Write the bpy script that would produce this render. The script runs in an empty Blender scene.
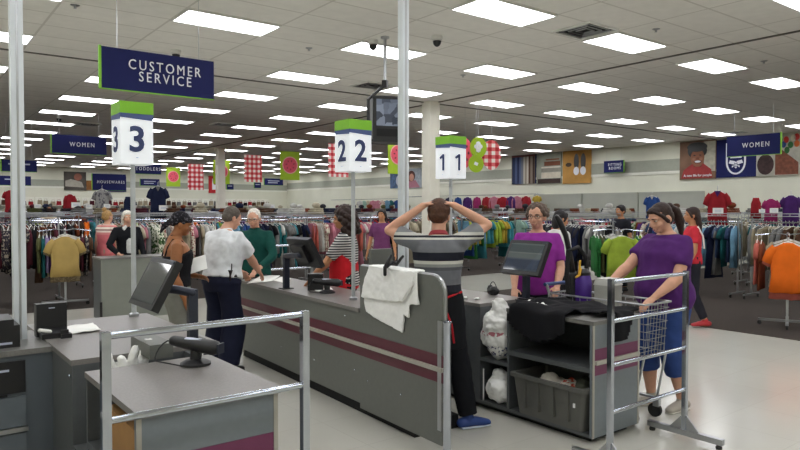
import bpy, bmesh, math, random
from mathutils import Vector, Matrix
random.seed(7)
SC = bpy.context.scene
COL = SC.collection
PI = math.pi
R90 = PI/2

# ------------------------------------------------------------------ camera
FPX, HORIZON, EYE = 661.0, 209.0, 1.65
YAW = math.radians(37.9)
PITCH = math.atan((225-HORIZON)/FPX)
cF = Vector((math.sin(YAW)*math.cos(PITCH), math.cos(YAW)*math.cos(PITCH), -math.sin(PITCH)))
cR = Vector((math.cos(YAW), -math.sin(YAW), 0))
cU = cR.cross(cF)
cam_d = bpy.data.cameras.new('camera')
cam_d.sensor_fit = 'HORIZONTAL'; cam_d.sensor_width = 36.0; cam_d.lens = 36.0*FPX/800.0
cam_d.clip_start = 0.05; cam_d.clip_end = 200
cam = bpy.data.objects.new('camera', cam_d); COL.objects.link(cam)
cam.matrix_world = Matrix(((cR.x, cU.x, -cF.x, 0), (cR.y, cU.y, -cF.y, 0), (cR.z, cU.z, -cF.z, EYE), (0, 0, 0, 1)))
SC.camera = cam

def ray(px, py): return cF + cR*((px-400)/FPX) + cU*((225-py)/FPX)
def on_z(px, py, z):
    r = ray(px, py); return Vector((0, 0, EYE)) + r*((z-EYE)/r.z)
def on_x(px, py, x):
    r = ray(px, py); return Vector((0, 0, EYE)) + r*(x/r.x)
def on_y(px, py, y):
    r = ray(px, py); return Vector((0, 0, EYE)) + r*(y/r.y)
def at_d(px, py, d): return Vector((0, 0, EYE)) + ray(px, py)*d
def pix(p):
    v = Vector(p)-Vector((0, 0, EYE)); d = v.dot(cF)
    if d < .01: return (-999, -999, d)
    return (400+FPX*v.dot(cR)/d, 225-FPX*v.dot(cU)/d, d)

# ------------------------------------------------------------------ materials
def lin(h):
    if isinstance(h, str):
        h = h.lstrip('#'); c = [int(h[i:i+2], 16)/255 for i in (0, 2, 4)]
    else: c = [v/255 for v in h]
    return tuple(v/12.92 if v <= .04045 else ((v+.055)/1.055)**2.4 for v in c)+(1,)
def nn(nt, t, **kw):
    n = nt.nodes.new(t)
    for k, v in kw.items():
        if k.startswith('i_'): n.inputs[k[2:].replace('_', ' ')].default_value = v
        else: setattr(n, k, v)
    return n
def base_mat(name, rough=.6, metal=0., spec=.5):
    m = bpy.data.materials.new(name); m.use_nodes = True
    nt = m.node_tree; b = nt.nodes['Principled BSDF']
    b.inputs['Roughness'].default_value = rough; b.inputs['Metallic'].default_value = metal
    b.inputs['Specular IOR Level'].default_value = spec
    return m, nt, b
def M(name, col, rough=.6, metal=0., spec=.5, var=.08, scale=9., bump=0., bscale=60., col2=None, sss=0.):
    m, nt, b = base_mat(name, rough, metal, spec)
    tc = nn(nt, 'ShaderNodeTexCoord')
    no = nn(nt, 'ShaderNodeTexNoise'); no.inputs['Scale'].default_value = scale; no.inputs['Detail'].default_value = 4
    nt.links.new(tc.outputs['Object'], no.inputs['Vector'])
    c = lin(col)
    c2 = lin(col2) if col2 else tuple(min(1, v*(1+var)) for v in c[:3])+(1,)
    c1 = c if col2 else tuple(v*(1-var) for v in c[:3])+(1,)
    rp = nn(nt, 'ShaderNodeValToRGB'); e = rp.color_ramp.elements
    e[0].position = .35; e[1].position = .65; e[0].color = c1; e[1].color = c2
    nt.links.new(no.outputs['Fac'], rp.inputs['Fac']); nt.links.new(rp.outputs['Color'], b.inputs['Base Color'])
    if bump:
        n2 = nn(nt, 'ShaderNodeTexNoise'); n2.inputs['Scale'].default_value = bscale
        nt.links.new(tc.outputs['Object'], n2.inputs['Vector'])
        bp = nn(nt, 'ShaderNodeBump'); bp.inputs['Strength'].default_value = bump; bp.inputs['Distance'].default_value = .01
        nt.links.new(n2.outputs['Fac'], bp.inputs['Height']); nt.links.new(bp.outputs['Normal'], b.inputs['Normal'])
    if sss:
        b.inputs['Subsurface Weight'].default_value = sss; b.inputs['Subsurface Radius'].default_value = (.01, .004, .002)
    return m
def band_mat(name, bands, axis='Z', lo=0., hi=2., rough=.8, repeat=0.):
    """flat colour bands woven across the cloth; bands = [(height, colour), ...] in object space"""
    m, nt, b = base_mat(name, rough, 0, .2)
    tc = nn(nt, 'ShaderNodeTexCoord'); sx = nn(nt, 'ShaderNodeSeparateXYZ')
    nt.links.new(tc.outputs['Object'], sx.inputs[0])
    src = sx.outputs[axis]
    if repeat:
        d = nn(nt, 'ShaderNodeMath', operation='DIVIDE'); d.inputs[1].default_value = repeat
        fr = nn(nt, 'ShaderNodeMath', operation='FRACT')
        nt.links.new(src, d.inputs[0]); nt.links.new(d.outputs[0], fr.inputs[0]); src = fr.outputs[0]; lo, hi = 0, 1
    mr = nn(nt, 'ShaderNodeMapRange'); mr.inputs[1].default_value = lo; mr.inputs[2].default_value = hi
    nt.links.new(src, mr.inputs[0])
    rp = nn(nt, 'ShaderNodeValToRGB'); rp.color_ramp.interpolation = 'CONSTANT'; e = rp.color_ramp.elements
    while len(e) < len(bands): e.new(.5)
    for k, (h, c) in enumerate(bands):
        e[k].position = (h-lo)/(hi-lo); e[k].color = lin(c)
    nt.links.new(mr.outputs[0], rp.inputs['Fac']); nt.links.new(rp.outputs['Color'], b.inputs['Base Color'])
    return m
def spot_mat(name, c1, c2, scale=20., thr=.52, rough=.8):
    m, nt, b = base_mat(name, rough, 0, .2)
    tc = nn(nt, 'ShaderNodeTexCoord'); no = nn(nt, 'ShaderNodeTexNoise'); no.inputs['Scale'].default_value = scale
    nt.links.new(tc.outputs['Object'], no.inputs['Vector'])
    rp = nn(nt, 'ShaderNodeValToRGB'); rp.color_ramp.interpolation = 'CONSTANT'; e = rp.color_ramp.elements
    e[0].position = 0; e[0].color = lin(c1); e[1].position = thr; e[1].color = lin(c2)
    nt.links.new(no.outputs['Fac'], rp.inputs['Fac']); nt.links.new(rp.outputs['Color'], b.inputs['Base Color'])
    return m
def glow_mat(name, col, strength, base=(1, 1, 1)):
    m, nt, b = base_mat(name, .5)
    b.inputs['Base Color'].default_value = lin(col)
    b.inputs['Emission Color'].default_value = lin(col); b.inputs['Emission Strength'].default_value = strength
    return m
def grid_mat(name, base, line, px, ox, wx, py, oy, wy, rough, var=.03, scale=2., spec=.5, tilevar=0., bump=0.):
    """tiles with joints every px / py metres, set on world-aligned object coordinates"""
    m, nt, b = base_mat(name, rough, 0, spec)
    tc = nn(nt, 'ShaderNodeTexCoord'); sx = nn(nt, 'ShaderNodeSeparateXYZ'); nt.links.new(tc.outputs['Object'], sx.inputs[0])
    outs, cells = [], []
    for ax, p, o, w in (('X', px, ox, wx), ('Y', py, oy, wy)):
        s = nn(nt, 'ShaderNodeMath', operation='SUBTRACT'); s.inputs[1].default_value = o-w/2
        d = nn(nt, 'ShaderNodeMath', operation='DIVIDE'); d.inputs[1].default_value = p
        fr = nn(nt, 'ShaderNodeMath', operation='FRACT'); fl = nn(nt, 'ShaderNodeMath', operation='FLOOR')
        lt = nn(nt, 'ShaderNodeMath', operation='LESS_THAN'); lt.inputs[1].default_value = w/p
        nt.links.new(sx.outputs[ax], s.inputs[0]); nt.links.new(s.outputs[0], d.inputs[0])
        nt.links.new(d.outputs[0], fr.inputs[0]); nt.links.new(fr.outputs[0], lt.inputs[0]); nt.links.new(d.outputs[0], fl.inputs[0])
        outs.append(lt.outputs[0]); cells.append(fl.outputs[0])
    mx = nn(nt, 'ShaderNodeMath', operation='MAXIMUM'); nt.links.new(outs[0], mx.inputs[0]); nt.links.new(outs[1], mx.inputs[1])
    no = nn(nt, 'ShaderNodeTexNoise'); no.inputs['Scale'].default_value = scale; no.inputs['Detail'].default_value = 6
    nt.links.new(tc.outputs['Object'], no.inputs['Vector'])
    rp = nn(nt, 'ShaderNodeValToRGB'); c = lin(base); e = rp.color_ramp.elements
    e[0].position = .3; e[1].position = .7
    e[0].color = tuple(v*(1-var) for v in c[:3])+(1,); e[1].color = tuple(min(1, v*(1+var)) for v in c[:3])+(1,)
    nt.links.new(no.outputs['Fac'], rp.inputs['Fac'])
    colour = rp.outputs['Color']
    if tilevar:
        cb = nn(nt, 'ShaderNodeCombineXYZ'); nt.links.new(cells[0], cb.inputs[0]); nt.links.new(cells[1], cb.inputs[1])
        wn = nn(nt, 'ShaderNodeTexWhiteNoise'); nt.links.new(cb.outputs[0], wn.inputs['Vector'])
        mr = nn(nt, 'ShaderNodeMapRange'); mr.inputs[3].default_value = 1-tilevar; mr.inputs[4].default_value = 1
        nt.links.new(wn.outputs['Value'], mr.inputs[0])
        ml = nn(nt, 'ShaderNodeMix', data_type='RGBA', blend_type='MULTIPLY'); ml.inputs[0].default_value = 1
        nt.links.new(colour, ml.inputs[6]); nt.links.new(mr.outputs[0], ml.inputs[7]); colour = ml.outputs[2]
    mi = nn(nt, 'ShaderNodeMix', data_type='RGBA'); mi.inputs[7].default_value = lin(line)
    nt.links.new(mx.outputs[0], mi.inputs[0]); nt.links.new(colour, mi.inputs[6])
    nt.links.new(mi.outputs[2], b.inputs['Base Color'])
    if bump:
        n2 = nn(nt, 'ShaderNodeTexNoise'); n2.inputs['Scale'].default_value = 120
        nt.links.new(tc.outputs['Object'], n2.inputs['Vector'])
        bp = nn(nt, 'ShaderNodeBump'); bp.inputs['Strength'].default_value = bump
        nt.links.new(n2.outputs['Fac'], bp.inputs['Height']); nt.links.new(bp.outputs['Normal'], b.inputs['Normal'])
    return m

# ------------------------------------------------------------------ mesh building
class MB:
    def __init__(s): s.bm = bmesh.new(); s.mi = 0; s.T = None
    def _v(s, p):
        p = Vector(p)
        return s.bm.verts.new(s.T @ p if s.T else p)
    def face(s, vs):
        try:
            f = s.bm.faces.new(vs); f.material_index = s.mi; f.smooth = True; return f
        except ValueError: return None
    def box(s, c, d, rz=0., rx=0., ry=0.):
        m = Matrix.Translation(c) @ Matrix.Rotation(rz, 4, 'Z') @ Matrix.Rotation(ry, 4, 'Y') @ Matrix.Rotation(rx, 4, 'X')
        v = [s._v(m @ Vector((x*d[0]/2, y*d[1]/2, z*d[2]/2))) for x in (-1, 1) for y in (-1, 1) for z in (-1, 1)]
        for q in ((0, 1, 3, 2), (4, 6, 7, 5), (0, 4, 5, 1), (2, 3, 7, 6), (0, 2, 6, 4), (1, 5, 7, 3)): s.face([v[i] for i in q])
        return s
    def bx(s, x0, x1, y0, y1, z0, z1): return s.box(((x0+x1)/2, (y0+y1)/2, (z0+z1)/2), (x1-x0, y1-y0, z1-z0))
    def rings(s, rs, closed=True):
        n = len(rs[0])
        for a, b in zip(rs, rs[1:]):
            for i in range(n): s.face([a[i], a[(i+1) % n], b[(i+1) % n], b[i]])
        if closed:
            s.face(list(reversed(rs[0]))); s.face(rs[-1])
        return s
    def limb(s, pts, rad, seg=12, side=Vector((1, 0, 0)), caps=3, capk=1.):
        """tapered, rounded-off loft through pts; rad = r or (r_side, r_other)"""
        pts = [Vector(p) for p in pts]; rad = [(r, r) if not isinstance(r, tuple) else r for r in rad]
        P, Q, T = [], [], []
        def tang(i):
            a = pts[max(i-1, 0)]; b = pts[min(i+1, len(pts)-1)]; return (b-a).normalized()
        t0, t1 = tang(0), tang(len(pts)-1)
        for k in range(caps):
            a = R90*(k+.35)/(caps+.0)
            P.append(pts[0]-t0*min(rad[0])*capk*math.cos(a)); Q.append((rad[0][0]*math.sin(a), rad[0][1]*math.sin(a))); T.append(t0)
        for i, p in enumerate(pts): P.append(p); Q.append(rad[i]); T.append(tang(i))
        for k in reversed(range(caps)):
            a = R90*(k+.35)/(caps+.0)
            P.append(pts[-1]+t1*min(rad[-1])*capk*math.cos(a)); Q.append((rad[-1][0]*math.sin(a), rad[-1][1]*math.sin(a))); T.append(t1)
        rs = []
        for p, (ra, rb), t in zip(P, Q, T):
            u = side-t*side.dot(t)
            if u.length < .05: u = Vector((0, 1, 0))-t*t.y
            u.normalize(); w = t.cross(u)
            rs.append([s._v(p+u*ra*math.cos(2*PI*k/seg)+w*rb*math.sin(2*PI*k/seg)) for k in range(seg)])
        return s.rings(rs)
    def tube(s, pts, r, seg=8):
        pts = [Vector(p) for p in pts]; rs = []; ref = None
        for i, p in enumerate(pts):
            t = (pts[min(i+1, len(pts)-1)]-pts[max(i-1, 0)]).normalized()
            if ref is None:
                ref = Vector((0, 0, 1)) if abs(t.z) < .8 else Vector((1, 0, 0))
            u = (ref-t*ref.dot(t)).normalized(); ref = u; w = t.cross(u)
            rs.append([s._v(p+(u*math.cos(2*PI*k/seg)+w*math.sin(2*PI*k/seg))*r) for k in range(seg)])
        return s.rings(rs)
    def ell(s, c, r, rot=None, seg=14, rng=9):
        c = Vector(c); rs = []
        for j in range(rng):
            a = PI*(j+.3)/(rng-.4); 
            row = []
            for k in range(seg):
                q = Vector((r[0]*math.sin(a)*math.cos(2*PI*k/seg), r[1]*math.sin(a)*math.sin(2*PI*k/seg), -r[2]*math.cos(a)))
                row.append(s._v(c+(rot @ q if rot else q)))
            rs.append(row)
        return s.rings(rs)
    def prism(s, poly, z0, z1, m=None):
        """poly in local XY pulled from z0 to z1; m places it"""
        m = m or Matrix.Identity(4)
        a = [s._v(m @ Vector((p[0], p[1], z0))) for p in poly]; b = [s._v(m @ Vector((p[0], p[1], z1))) for p in poly]
        n = len(poly)
        f1 = s.face(list(reversed(a))); f2 = s.face(b)
        for i in range(n): s.face([a[i], a[(i+1) % n], b[(i+1) % n], b[i]])
        return s
    def lathe(s, prof, c=(0, 0, 0), seg=20):
        rs = [[s._v(Vector(c)+Vector((r*math.cos(2*PI*k/seg), r*math.sin(2*PI*k/seg), z))) for k in range(seg)] for r, z in prof]
        return s.rings(rs)
    def mesh(s, name, mats, smooth=False, bevel=0., auto=True):
        bm = s.bm
        if bevel:
            es = [e for e in bm.edges if len(e.link_faces) == 2 and e.calc_face_angle(0) > .6]
            try: bmesh.ops.bevel(bm, geom=es, offset=bevel, segments=2, affect='EDGES', profile=.5, clamp_overlap=True)
            except Exception: pass
        bmesh.ops.recalc_face_normals(bm, faces=bm.faces)
        me = bpy.data.meshes.new(name); bm.to_mesh(me); bm.free()
        for m in (mats if isinstance(mats, (list, tuple)) else [mats]): me.materials.append(m)
        if smooth:
            me.polygons.foreach_set('use_smooth', [True]*len(me.polygons))
            if smooth != 'all':
                try: me.set_sharp_from_angle(angle=math.radians(40))
                except Exception: pass
        else: me.polygons.foreach_set('use_smooth', [False]*len(me.polygons))
        return me
    def build(s, name, mats, parent=None, smooth=True, bevel=0., loc=None, rz=0.):
        me = s.mesh(name, mats, smooth, bevel)
        return link(bpy.data.objects.new(name, me), parent, loc, rz)
    def organic(s, name, mats, parent=None, voxel=.01, smooth=4, disp=0., dscale=.1, ddir='NORMAL', loc=None, rz=0., shrink=0., deci=0.):
        """merge everything added so far into ONE continuous skin"""
        me = s.mesh(name+'_raw', mats, False)
        o = bpy.data.objects.new(name+'_raw', me); COL.objects.link(o)
        md = o.modifiers.new('r', 'REMESH'); md.mode = 'VOXEL'; md.voxel_size = voxel; md.use_smooth_shade = True
        if smooth:
            md = o.modifiers.new('s', 'SMOOTH'); md.factor = .5; md.iterations = smooth
        if disp:
            tx = bpy.data.textures.new(name+'_folds', 'CLOUDS'); tx.noise_scale = dscale; tx.noise_depth = 2
            md = o.modifiers.new('d', 'DISPLACE'); md.texture = tx; md.strength = disp; md.mid_level = .5; md.texture_coords = 'LOCAL'
        if deci:
            md = o.modifiers.new('x', 'DECIMATE'); md.ratio = deci
        dg = bpy.context.evaluated_depsgraph_get()
        nm = bpy.data.meshes.new_from_object(o.evaluated_get(dg))
        nm.name = name
        bpy.data.objects.remove(o); bpy.data.meshes.remove(me)
        nm.materials.clear()
        for m in (mats if isinstance(mats, (list, tuple)) else [mats]): nm.materials.append(m)
        nm.polygons.foreach_set('use_smooth', [True]*len(nm.polygons))
        return link(bpy.data.objects.new(name, nm), parent, loc, rz)
def link(o, parent=None, loc=None, rz=0.):
    COL.objects.link(o)
    if parent is not None: o.parent = parent
    if loc is not None: o.location = loc
    if rz: o.rotation_euler.z = rz
    return o
def tag(o, label=None, cat=None, group=None, kind=None):
    if label: o['label'] = label
    if cat: o['category'] = cat
    if group: o['group'] = group
    if kind: o['kind'] = kind
    return o
def thing(name, label, cat, loc=(0, 0, 0), rz=0., group=None):
    o = bpy.data.objects.new(name, None); o.empty_display_size = .1
    link(o, None, loc, rz); return tag(o, label, cat, group)
def struct(name, mb, m, **kw):
    o = mb.build(name, m, None, **kw); o['kind'] = 'structure'; return o
def dup(root, loc, rz=0., label=None, group=None):
    r = root.copy(); COL.objects.link(r); r.location = loc; r.rotation_euler = (0, 0, rz)
    if label: r['label'] = label
    if group: r['group'] = group
    for ch in list(root.children):
        c = ch.copy(); COL.objects.link(c); c.parent = r
        for g in list(ch.children):
            d = g.copy(); COL.objects.link(d); d.parent = c
    return r
def text_mesh(s, size, ext, m, name='lettering', parent=None, loc=None, rot=None, align='CENTER', spacing=1., xs=1., bold=0., line=1.):
    cu = bpy.data.curves.new(name, 'FONT'); cu.body = s; cu.size = size; cu.extrude = ext
    cu.align_x = align; cu.align_y = 'CENTER'; cu.space_character = spacing; cu.offset = bold; cu.resolution_u = 3; cu.space_line = line
    o = bpy.data.objects.new(name+'_curve', cu); COL.objects.link(o)
    dg = bpy.context.evaluated_depsgraph_get(); me = bpy.data.meshes.new_from_object(o.evaluated_get(dg))
    bpy.data.objects.remove(o); bpy.data.curves.remove(cu)
    me.name = name; me.materials.clear(); me.materials.append(m)
    if xs != 1.: me.transform(Matrix.Diagonal((xs, 1, 1, 1)))
    t = bpy.data.objects.new(name, me); link(t, parent, loc)
    if rot: t.rotation_euler = rot
    return t
ORD = ['zeroth', 'first', 'second', 'third', 'fourth', 'fifth', 'sixth', 'seventh', 'eighth', 'ninth', 'tenth', 'eleventh', 'twelfth', 'thirteenth', 'fourteenth', 'fifteenth', 'sixteenth', 'seventeenth', 'eighteenth', 'nineteenth', 'twentieth']
def ordinal(n):
    if n <= 20: return ORD[n]
    t = {2: 'twenty', 3: 'thirty', 4: 'forty', 5: 'fifty'}[n//10]
    return t+'-'+ORD[n % 10] if n % 10 else t[:-1]+'ieth'
# ------------------------------------------------------------------ shared materials
m_white = M('white_paint', '#e3e3df', .5, var=.02)
m_offw = M('wall_paint', '#dcdccb', .8, var=.025, scale=1.5)
m_band = M('grey_wall_band', '#a3a698', .75, var=.03)
m_trimw = M('white_trim', '#e6e6da', .6, var=.02)
m_panel = M('grey_wall_panel', '#a9aba0', .6, var=.03, scale=2)
m_lam = M('grey_laminate', '#686a65', .38, var=.03, scale=25, spec=.4)
m_lamb = M('blue_grey_laminate', '#737a80', .38, var=.03, scale=25, spec=.4)
m_lamd = M('dark_grey_laminate', '#55585a', .45, var=.04, scale=25, spec=.4)
m_top = M('speckled_grey_worktop', '#777370', .35, var=.10, scale=90, spec=.5)
m_topd = M('worn_grey_worktop', '#706f6c', .35, var=.10, scale=60)
m_maroon = M('maroon_stripe', '#5a2332', .45, var=.05)
m_maroon2 = M('plum_stripe', '#6a2c50', .45, var=.05)
m_bump = M('light_grey_bumper', '#a9a59b', .45, var=.04)
m_black = M('black_plastic', '#17171a', .42, var=.1, scale=30)
m_blackm = M('matt_black', '#121214', .8, var=.1)
m_bluegrey = M('navy_grey_metal', '#2b2f3d', .4, metal=.3, var=.06)
m_chrome = M('polished_chrome', '#b9bec8', .09, metal=1., var=.02)
m_steel = M('brushed_steel', '#b4b6ba', .3, metal=1., var=.04)
m_wire = M('zinc_wire', '#9fa1a4', .4, metal=.8, var=.1)
m_pole = M('pale_blue_white_enamel', '#d3d9de', .35, var=.02)
m_cream = M('cream_column_paint', '#dcd9cc', .55, var=.02)
m_navy = M('navy_sign_board', '#1b2056', .6, var=.03, spec=.2)
m_green = M('lime_green_band', '#7fbf2a', .5, var=.03)
m_wavy = M('slate_blue_band', '#48588a', .5, var=.03)
m_letter = M('white_lettering', '#e9ebf0', .5, var=.01)
m_letterg = M('pale_grey_lettering', '#b9bfd2', .5, var=.01)
m_numeral = M('navy_numerals', '#2e3a68', .5, var=.02)
m_lightbox = glow_mat('lit_white_acrylic', '#eef2f7', .42)
m_diff = glow_mat('lit_ceiling_diffuser', '#fbfcff', 15.)
m_paper = M('white_paper', '#eeeeea', .7, var=.02)
m_card = M('white_price_card', '#e8e9e6', .6, var=.02)
m_bag = M('white_plastic_film', '#f6f6f4', .35, var=.03, spec=.6, bump=.3, bscale=30)
m_rubber = M('black_rubber', '#1a1a1a', .7)
m_cardb = M('brown_cardboard', '#9a7243', .8, var=.06)

# ------------------------------------------------------------------ room shell
X0, X1, Y0, Y1, CZ = -3.6, 22.0, -3.6, 41.0, 4.0
GA = math.radians(-.60)                          # the ceiling grid runs a touch off square
def grid_xy(x, y): return (x*math.cos(GA)-y*math.sin(GA), x*math.sin(GA)+y*math.cos(GA))
m_tile = grid_mat('glossy_white_floor_tile', '#c2c0b7', '#b9b7ad', .61, .2, .006, .61, .1, .006, .16, var=.03, scale=1.2, tilevar=.03, spec=.55)
m_carpet = M('brown_grey_carpet', '#453f3b', .95, var=.16, scale=60, spec=.1, bump=.4, bscale=300)
m_ceil = grid_mat('acoustic_ceiling_tile', '#eeece6', '#d2cfc8', 1.2192, 3.35-.6096, .028, .6096, 5.546-.3048, .028, .9, var=.035, scale=6., spec=.2, tilevar=.05)
struct('floor', MB().bx(X0, X1, Y0, Y1, -.1, 0), m_tile, smooth=False)
struct('trim_1', MB().bx(X0, X1, 11.85, Y1, 0, .008), m_carpet, smooth=False)['label'] = 'brown grey carpet under the back clothing department'
struct('trim_2', MB().bx(9.0, X1, Y0, 9.3, 0, .008), m_carpet, smooth=False)['label'] = 'brown grey carpet under the right clothing department'
struct('ceiling', MB().bx(X0-.6, X1+.6, Y0-.6, Y1+.6, CZ, CZ+.1), m_ceil, smooth=False, rz=GA)
struct('wall_right', MB().bx(X1, X1+.15, Y0, Y1, 0, CZ), m_offw, smooth=False)
struct('wall_back', MB().bx(X0, X1, Y1, Y1+.15, 0, CZ), m_offw, smooth=False)
struct('wall_left', MB().bx(X0-.15, X0, Y0, Y1, 0, CZ), m_offw, smooth=False)
struct('wall_front', MB().bx(X0, X1, Y0-.15, Y0, 0, CZ), m_offw, smooth=False)
struct('trim_3', MB().bx(X1-.02, X1, Y0, Y1, 3.0, 3.42), m_band, smooth=False)
struct('trim_4', MB().bx(X1-.035, X1, Y0, Y1, 2.9, 3.0), m_trimw, smooth=False)
struct('trim_5', MB().bx(X0, X1, Y1-.02, Y1, 2.92, 3.28), m_band, smooth=False)
struct('trim_6', MB().bx(X0, X1, Y1-.035, Y1, 2.82, 2.92), m_trimw, smooth=False)
struct('baseboard_right', MB().bx(X1-.02, X1, Y0, Y1, .008, .12), m_lamd, smooth=False)
struct('baseboard_back', MB().bx(X0, X1, Y1-.02, Y1, .008, .12), m_lamd, smooth=False)
m_seam = M('dark_ceiling_seam', '#5f5c56', .8)
sy_ = on_z(214, 75.5, CZ); sx_ = on_z(600, 70, CZ)
struct('trim_7', MB().bx(-4, 22, -.03, .03, -.012, 0), m_seam, smooth=False, loc=(sy_.x, sy_.y, CZ), rz=GA)
struct('trim_8', MB().bx(-.03, .03, -9, 32, -.012, 0), m_seam, smooth=False, loc=(sx_.x, sx_.y, CZ), rz=GA)
# white columns under the crossing of the seams
for nm, (cx, cy), lab in (('trim_9', (9.5, 11.1), 'cream square column behind the lane one sign'), ('trim_10', (10.3, 24.6), 'cream square column between the green and gingham banners')):
    o = struct(nm, MB().bx(cx-.14, cx+.14, cy-.14, cy+.14, 0, CZ), m_cream, bevel=.01); o['label'] = lab
# grey slatted panels along the right wall
for k in range(3):
    y0 = 11.4+k*2.5
    o = struct('trim_%d' % (11+k), MB().bx(X1-.06, X1, y0, y0+2.44, .12, 2.25).bx(X1-.075, X1, y0, y0+2.44, 2.2, 2.27).bx(X1-.08, X1, y0-.02, y0+.03, .12, 2.25), m_panel, smooth=False)

# ------------------------------------------------------------------ ceiling lights
frame_mb = MB()
for sx in (-1, 1): frame_mb.box((sx*.598, 0, -.012), (.024, .6, .024))
for sy in (-1, 1): frame_mb.box((0, sy*.29, -.012), (1.196, .022, .024))
fr_me = frame_mb.mesh('frame', m_white)
df_me = MB().box((0, 0, -.008), (1.172, .558, .012)).mesh('diffuser', m_diff)
NX = [3.35+2.4384*k for k in range(-2, 8)]; NY = [5.546+2.4384*k for k in range(-3, 15)]
for i, x in enumerate(NX):
    for j, y in enumerate(NY):
        row, back = len(NX)-i, j+1
        o = thing('ceiling_light', 'recessed rectangular ceiling light, %s from the right wall, %s row from the front' % (ordinal(row), ordinal(back)), 'ceiling light', grid_xy(x, y)+(CZ,), GA, group='ceiling light panels')
        link(bpy.data.objects.new('frame', fr_me), o); link(bpy.data.objects.new('diffuser', df_me), o)
# air vents
zc = lambda a, b: on_z(a, b, CZ).xy
vents = [(zc(585, 30), 'square black slatted air vent in the ceiling right of the nearest light'), (zc(372, 85), 'air vent in the ceiling above the hanging television'),
         (zc(87, 124), 'air vent in the ceiling far behind the lane three sign'), (zc(224, 124), 'air vent in the ceiling between the two far banner rows'), (zc(737, 132), 'air vent in the ceiling above the women sign by the right wall')]
for (x, y), lab in vents:
    o = thing('air_vent', lab, 'vent', (x, y, CZ), GA)
    fm = MB()
    for s in (-1, 1): fm.box((s*.29, 0, -.012), (.03, .61, .024)).box((0, s*.29, -.012), (.55, .03, .024))
    fm.build('frame', m_white, o, smooth=False)
    MB().box((0, 0, -.002), (.55, .55, .004)).build('backing', m_blackm, o, smooth=False)
    for k, r in enumerate((.22, .15, .08)):
        c = MB()
        for s in (-1, 1): c.box((s*r, 0, -.012), (.02, 2*r, .014), ry=.4*s).box((0, s*r, -.012), (2*r, .02, .014), rx=-.4*s)
        c.build('slat', m_steel, o, smooth=False)
for p, lab in ((zc(437, 36), 'white dome security camera on the ceiling right of the tall white pole'), (zc(176, 50), 'dome security camera on the ceiling above the customer service sign'),
               (zc(59, 116), 'dome security camera on the far ceiling near the left women sign'), (zc(373, 40), 'small dome security camera beside the television bracket')):
    o = thing('security_camera', lab, 'camera', (p[0], p[1], CZ))
    MB().lathe([(.075, 0), (.075, -.05), (.06, -.06)]).build('housing', m_white, o)
    MB().lathe([(.058, -.07), (.05, -.11), (.03, -.135), (.01, -.145)]).build('dome', m_black, o)
for px, py, lab in ((75, 5, 'sprinkler plate on the ceiling left of the customer service sign'), (309, 48, 'sprinkler plate on the ceiling between the two near lights'), (463, 75, 'sprinkler plate on the ceiling right of the tall pole'), (656, 29, 'sprinkler plate on the ceiling past the square vent'), (764, 61, 'sprinkler plate on the ceiling near the right frame edge')):
    q = on_z(px, py, CZ); o = thing('sprinkler', lab, 'sprinkler', (q.x, q.y, CZ))
    MB().lathe([(.05, 0), (.05, -.006), (.03, -.012)]).build('plate', m_steel, o); MB().lathe([(.012, -.012), (.012, -.035), (.02, -.04)]).build('nozzle', m_steel, o)

# ------------------------------------------------------------------ hanging navy signs
def sign(label, loc, rz, text, w=1.22, h=.43, size=.13, edge=-1, wires=True, bars=0, line=1., board=m_navy):
    """loc = bottom centre of the board, which faces local -Y"""
    o = thing('hanging_sign', label, 'sign', loc, rz)
    MB().bx(-w/2, w/2, -.012, .012, 0, h).build('board', board, o, smooth=False)
    e = MB().bx(edge*w/2-.012, edge*w/2+.012, -.016, .016, -.008, h+.008); e.bx(-w/2, w/2, -.014, .014, -.01, 0)
    e.build('green_edge', m_green, o, smooth=False)
    if text: text_mesh(text, size, .003, m_letter, 'lettering', o, (.05*w, -.016, h/2), (R90, 0, 0), spacing=1.35, line=line, xs=.82)
    if bars:
        b = MB()
        for k in range(bars): b.bx(-w*.3, w*.3-.1*k, -.016, -.012, h*.58-k*h*.28, h*.7-k*h*.28)
        b.build('lettering', m_letterg, o, smooth=False)
    if wires:
        for s in (-1, 1): MB().tube([(s*w*.36, 0, h), (s*w*.36, 0, CZ-loc[2])], .003, 5).build('wire', m_steel, o)
    return o
sign('navy hanging sign reading CUSTOMER SERVICE above the left counters', (2.38, 7.32, 2.905), 0, 'CUSTOMER\nSERVICE', size=.15, line=.8)
p = on_y(79.5, 154, 17.7); sign('navy hanging sign reading WOMEN left of the number three lane light', (p.x, 17.7, p.z), 0, 'WOMEN', w=1.25, h=.45, size=.15)
WX = 15.8; a, b2 = on_x(727, 157.5, WX), on_x(781, 153, WX)
sign('navy hanging sign reading WOMEN in front of the bee emblem board', (WX, (a.y+b2.y)/2, (a.z+b2.z)/2), -R90, 'WOMEN', w=abs(a.y-b2.y), h=.47, size=.16, edge=1)
def sign_px(label, x0, y0, x1, y1, Y, text, bars=0, size=.14, wires=True):
    a = on_y(x0, y1, Y); b = on_y(x1, y1, Y); t = on_y((x0+x1)/2, y0, Y)
    sign(label, ((a.x+b.x)/2, Y, a.z), 0, text, w=b.x-a.x, h=t.z-a.z, size=size, bars=bars, wires=wires)
sign_px('plain navy hanging sign behind the left pole, the upper of two', 1, 160, 37, 171, 20., '', 1)
sign_px('long navy hanging sign behind the left pole, the lower of two', -2, 176, 31, 185, 26., '', 1)
sign_px('navy hanging sign reading HOUSEWARES right of the old car picture', 92, 174, 126, 190, 30., 'HOUSEWARES', size=.17)
sign_px('navy hanging sign reading TODDLERS just behind the lane three post', 132, 164, 161, 173.5, 24., 'TODDLERS', size=.17)
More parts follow.
